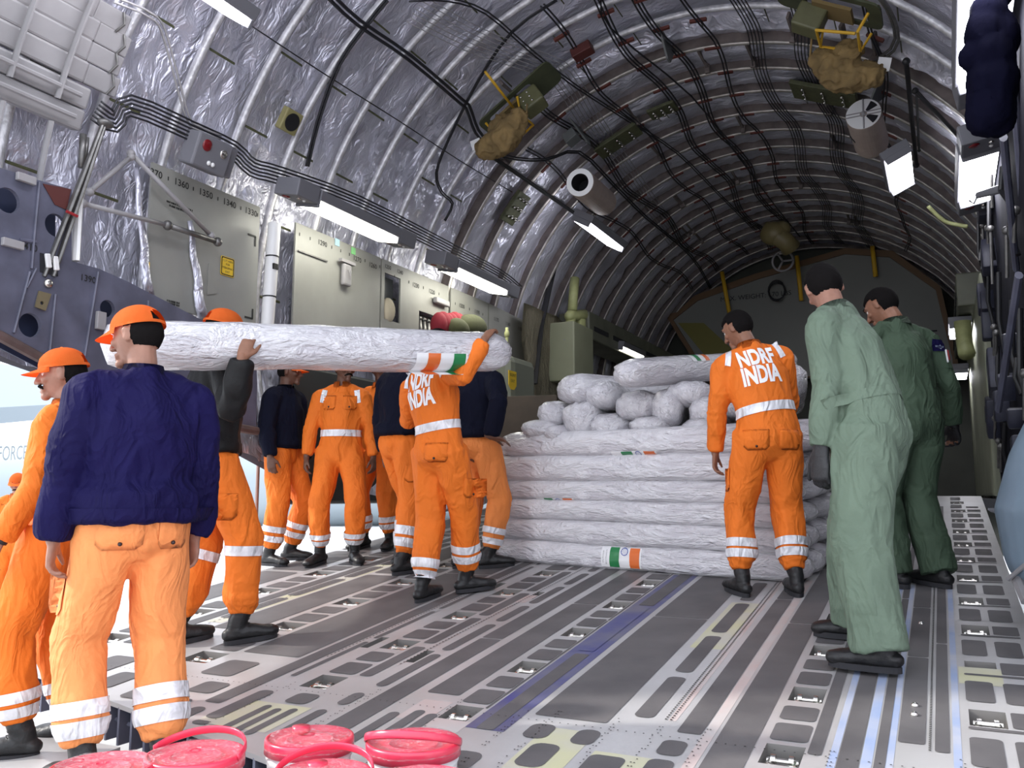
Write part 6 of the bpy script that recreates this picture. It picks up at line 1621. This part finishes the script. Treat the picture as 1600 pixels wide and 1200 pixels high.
# 13 second flight suit behind
f13 = onramp(1438, 918)
I = person('person in a dark green flight suit with a rank badge, far right', f13, vaz(1420)+38, H=1.90, skin=M_skin,
    top='flight', topmat=M_greend, hair='full', head=(-22, 22, 0), lean=(9, 0), feet=[(-.12, .06, 20), (.10, -.04, 10)], glove=(0, 1), watch=(0, 1),
    arms=[{'u': (30, 10), 'f': (70, 0)}, {'u': (-10, 22), 'f': (16, 16), 'curl': (40, 45, 25), 'h': (.35, .4, -.7)}], seed=13, shoes=True, loose=1.04, bvox=.006)
t = I; Ao = (t['Xc']*.45-t['Yc']*.89).normalized(); At = (t['Xc']*.89+t['Yc']*.45).normalized(); o = t['shs'][1]+Ao*.3-t['Zc']*.06
bb = fit_patch([(-.045, -.03), (.045, -.03), (.045, .045), (-.045, .045)], t['bv'], o, At, t['Zc'], .006, 6); t['part']('rank_badge', bb, M_navyc, parent=t['cl'], label='navy rank badge with pale wings')
bb = bmesh.new(); plate(bb, [(-.030, -.004), (-.008, -.012), (0, -.022), (.008, -.012), (.030, -.004), (.030, .006), (.008, .002), (0, .014), (-.008, .002), (-.030, .006)], [], o, At, t['Zc'], Ao*.0005)
conform_bm(bb, t['bv'], -Ao, .008); t['part']('badge_wings', bb, mat('pale blue thread', (.35, .42, .55), .7), parent=t['cl'], smooth=False)
o2 = (t['shs'][1]*.55+t['elb'][1]*.45)+Ao*.3
bb = fit_patch([(-.04, -.07), (.04, -.07), (.04, .045), (-.04, .045)], t['bv'], o2, At, t['Zc'], .004, 6); t['part']('sleeve_pocket', bb, M_greend, parent=t['cl'])
for k, (c, mm) in enumerate(((-.014, M_white), (.008, M_redp))):
    h = t['bv'].ray_cast(o2+At*c, -Ao, .6)
    if h[0] is not None:
        bb = bmesh.new(); q = h[0]+Ao*.010; tube(bb, [q-t['Zc']*.03+t['Zc']*.02*k, q+t['Zc']*.045], .006, 8, caps='round'); t['part']('pen', bb, mm, parent=t['cl'])
# carried roll, on the shoulders
o = roll(RL, RRt, .135, .125, 77, 'long wrapped roll carried on the shoulders, with a flag label', None, (.75, .45))
flag(o, (RRt-RL).length*.775, .34, .13, 'owg', text=False, zoff=-.07, lift=-12, wheel=False)
# ================================================================ buckets
M_pink = mat('pink red lid', (.78, .045, .10), .3, coat=.3, noise_amt=.1, nscale=6); M_bwhite = mat('white bucket', (.72, .72, .74), .35)
def film_mat():
    m = bpy.data.materials.new('clear film'); m.use_nodes = True; n = m.node_tree; b = n.nodes['Principled BSDF']; L = n.links
    b.inputs['Base Color'].default_value = (.9, .9, .92, 1); b.inputs['Roughness'].default_value = .12; b.inputs['Alpha'].default_value = .22
    t = n.nodes.new('ShaderNodeTexNoise'); t.inputs['Scale'].default_value = 14; t.inputs['Distortion'].default_value = 2.5; bp = n.nodes.new('ShaderNodeBump'); bp.inputs['Distance'].default_value = .02; bp.inputs['Strength'].default_value = .8
    L.new(t.outputs['Fac'], bp.inputs['Height']); L.new(bp.outputs[0], b.inputs['Normal'])
    r = n.nodes.new('ShaderNodeValToRGB'); r.color_ramp.elements[0].position = .45; r.color_ramp.elements[1].position = .75; r.color_ramp.elements[0].color = (.08,)*3+(1,); r.color_ramp.elements[1].color = (.45,)*3+(1,)
    L.new(t.outputs['Fac'], r.inputs[0]); L.new(r.outputs[0], b.inputs['Alpha']); return m
M_film = film_mat()
def bucket(c, r, label, handle, tilt=(0, 0), h=.30, floor_z=-1.16, cap=None):
    """c: centre of the lid"""
    c = Vector(c); t = thing('bucket', label, 'bucket', c, 'lidded buckets in the foreground'); R = rot_xyz(tilt[0], tilt[1], 0); h = c.z-floor_z
    def lathe(prof, mt, nm, par=t, seg=48):
        bm = bmesh.new(); rings = []
        for (rr_, z) in prof: rings.append([bm.verts.new(R @ V(rr_*math.cos(2*PI*k/seg), rr_*math.sin(2*PI*k/seg), z)) for k in range(seg)])
        for a, b_ in zip(rings[:-1], rings[1:]):
            for k in range(seg): bm.faces.new((a[k], a[(k+1)%seg], b_[(k+1)%seg], b_[k]))
        bm.faces.new(rings[0][::-1]); bm.faces.new(rings[-1])
        o = local(bm, par, nm, mt, True); return o
    lathe([(r*.84, -h), (r*.93, -.06), (r*.96, -.05), (r*.93, -.045), (r*.95, -.01)], M_bwhite, 'tub')
    ld = lathe([(r*1.0, -.035), (r*1.0, .0), (r*.985, .008), (r*.93, .010), (r*.91, -.004), (r*.55, -.006), (r*.53, 0), (r*.50, 0), (r*.48, -.006), (r*.05, -.006)], M_pink, 'lid')
    if cap:
        bm = bmesh.new(); q = R @ V(r*cap[0], r*cap[1], .008); tube(bm, [q-R @ V(0,0,.01), q+R @ V(0,0,.012)], .030, 20); local(bm, ld, 'spout_cap', M_pink, 'auto')
    if handle is not None:
        hz, ang, hh = handle; bm = bmesh.new(); pts = []
        ca, sa = math.cos(math.radians(ang)), math.sin(math.radians(ang))
        for k in range(21):
            a = PI*k/20; u = r*1.02*math.cos(a); v = r*hh*math.sin(a); pts.append(R @ V(u*ca-v*sa*hz, u*sa+v*ca*hz, .0+v*math.sqrt(max(0, 1-hz*hz))+.006))
        tube(bm, pts, [(.013, .004)]*21, 8, ref=None); local(bm, t, 'handle', M_pink, True)
    # wrinkled clear film over the lid
    bm = bmesh.new(); rings = []
    for i in range(9):
        rr_ = r*1.015*i/8
        rings.append([bm.verts.new(R @ V(rr_*math.cos(2*PI*k/40), rr_*math.sin(2*PI*k/40), .014+.006*noise.noise(Vector((math.cos(2*PI*k/40)*rr_*18, math.sin(2*PI*k/40)*rr_*18, c.x*9))) - (.03 if i == 8 else 0))) for k in range(40)] if i else [bm.verts.new(R @ V(0,0,.016))])
    for k in range(40): bm.faces.new((rings[0][0], rings[1][k], rings[1][(k+1)%40]))
    for a, b_ in zip(rings[1:-1], rings[2:]):
        for k in range(40): bm.faces.new((a[k], a[(k+1)%40], b_[(k+1)%40], b_[k]))
    local(bm, t, 'film', M_film, True)
    return t
LZ = -.80
def lidpt(px, py, z): return at(px, py, Z=z)
bucket(lidpt(484, 1154, -.80), .146, 'lidded bucket with a round spout cap, at the left of the middle group', None, cap=(-.55, .35))
bucket(lidpt(646, 1160, -.80), .155, 'lidded bucket with its handle standing over the lid, right of the middle group', (.93, 200, .95))
bucket(lidpt(505, 1212, -.80), .140, 'lidded bucket in the lower middle, cut by the picture edge', (.95, 20, .95), cap=(-.4, .3))
bucket(lidpt(662, 1224, -.80), .145, 'lidded bucket at the bottom right of the group, mostly cut off', None)
bucket(lidpt(305, 1180, -.80), .150, 'lidded bucket with a pink bail over the lid, left group', (.97, 10, .98))
bucket(lidpt(160, 1200, -.80), .150, 'leftmost lidded bucket beside the boots', None)
# ================================================================ aircraft outside on the apron
t = thing('parked_aircraft', 'pale grey aircraft parked outside, seen through the left opening', 'aircraft', (-40, 40, 0))
M_air = mat('pale blue grey aircraft skin', (.36, .42, .46), .5); M_wing = mat('shade toned wing skin', (.24, .29, .33), .5)  # wing colour lowered below the fuselage: the underside's shade is painted in
bm = bmesh.new()
P_ = [V(-62, 18, 1.2), V(-58, 20, 1.5), V(-40, 30, 2), V(-18, 42, 2.4)]
tube(bm, [V(-70, 24, 2.2), V(-66, 25, 1.6), V(-60, 26.5, 1.0), V(-30, 36, 1.0), V(-10, 43, 1.6)], [.4, 2.2, 2.9, 2.9, 1.6], 28, caps='round'); fu = obj('fuselage', bm, M_air, t, smooth=True)
W0 = at(-60, 560, t=24); W1 = at(150, 588, t=30); W2 = at(150, 628, t=24); W3 = at(-60, 640, t=17)
bm = bmesh.new(); vs = [W0, W1, W2, W3]; A_ = [bm.verts.new(p) for p in vs]; B_ = [bm.verts.new(p-V(0,0,.35)) for p in vs]
bm.faces.new(A_); bm.faces.new(B_[::-1])
for k in range(4): bm.faces.new((A_[k], A_[(k+1)%4], B_[(k+1)%4], B_[k]))
wg = obj('wing', bm, M_wing, t)
# faint outlined letters under the wing
bm = bmesh.new()
ax_ = (W1-W0).normalized(); nz_ = Vector((0,0,1)); ay_ = nz_.cross(ax_).normalized()
def on_wing(px, py):
    n_ = (W1-W0).cross(W3-W0).normalized(); r = ray(px, py); return r*((W0-V(0,0,.36)).dot(n_)/r.dot(n_))-V(0,0,.03)
for pts in (((0, 620), (2, 634), (18, 634), (28, 620)), ((36, 635), (32, 622), (45, 618), (60, 619), (64, 631)), ((72, 632), (68, 620), (78, 616), (92, 617), (90, 625), (72, 625))):
    tube(bm, [on_wing(*p) for p in pts], .05, 6)
obj('outlined_letters', bm, mat('grey outline paint', (.10, .12, .15), .6), wg)
t_ = text_bm('FORCE', .62, basis(at(20, 709, t=26), (at(60, 706, t=27.5)-at(0, 709, t=25)).normalized(), (0,0,1))); obj('lettering', t_, mat('faint grey print', (.30, .34, .36), .6), fu)
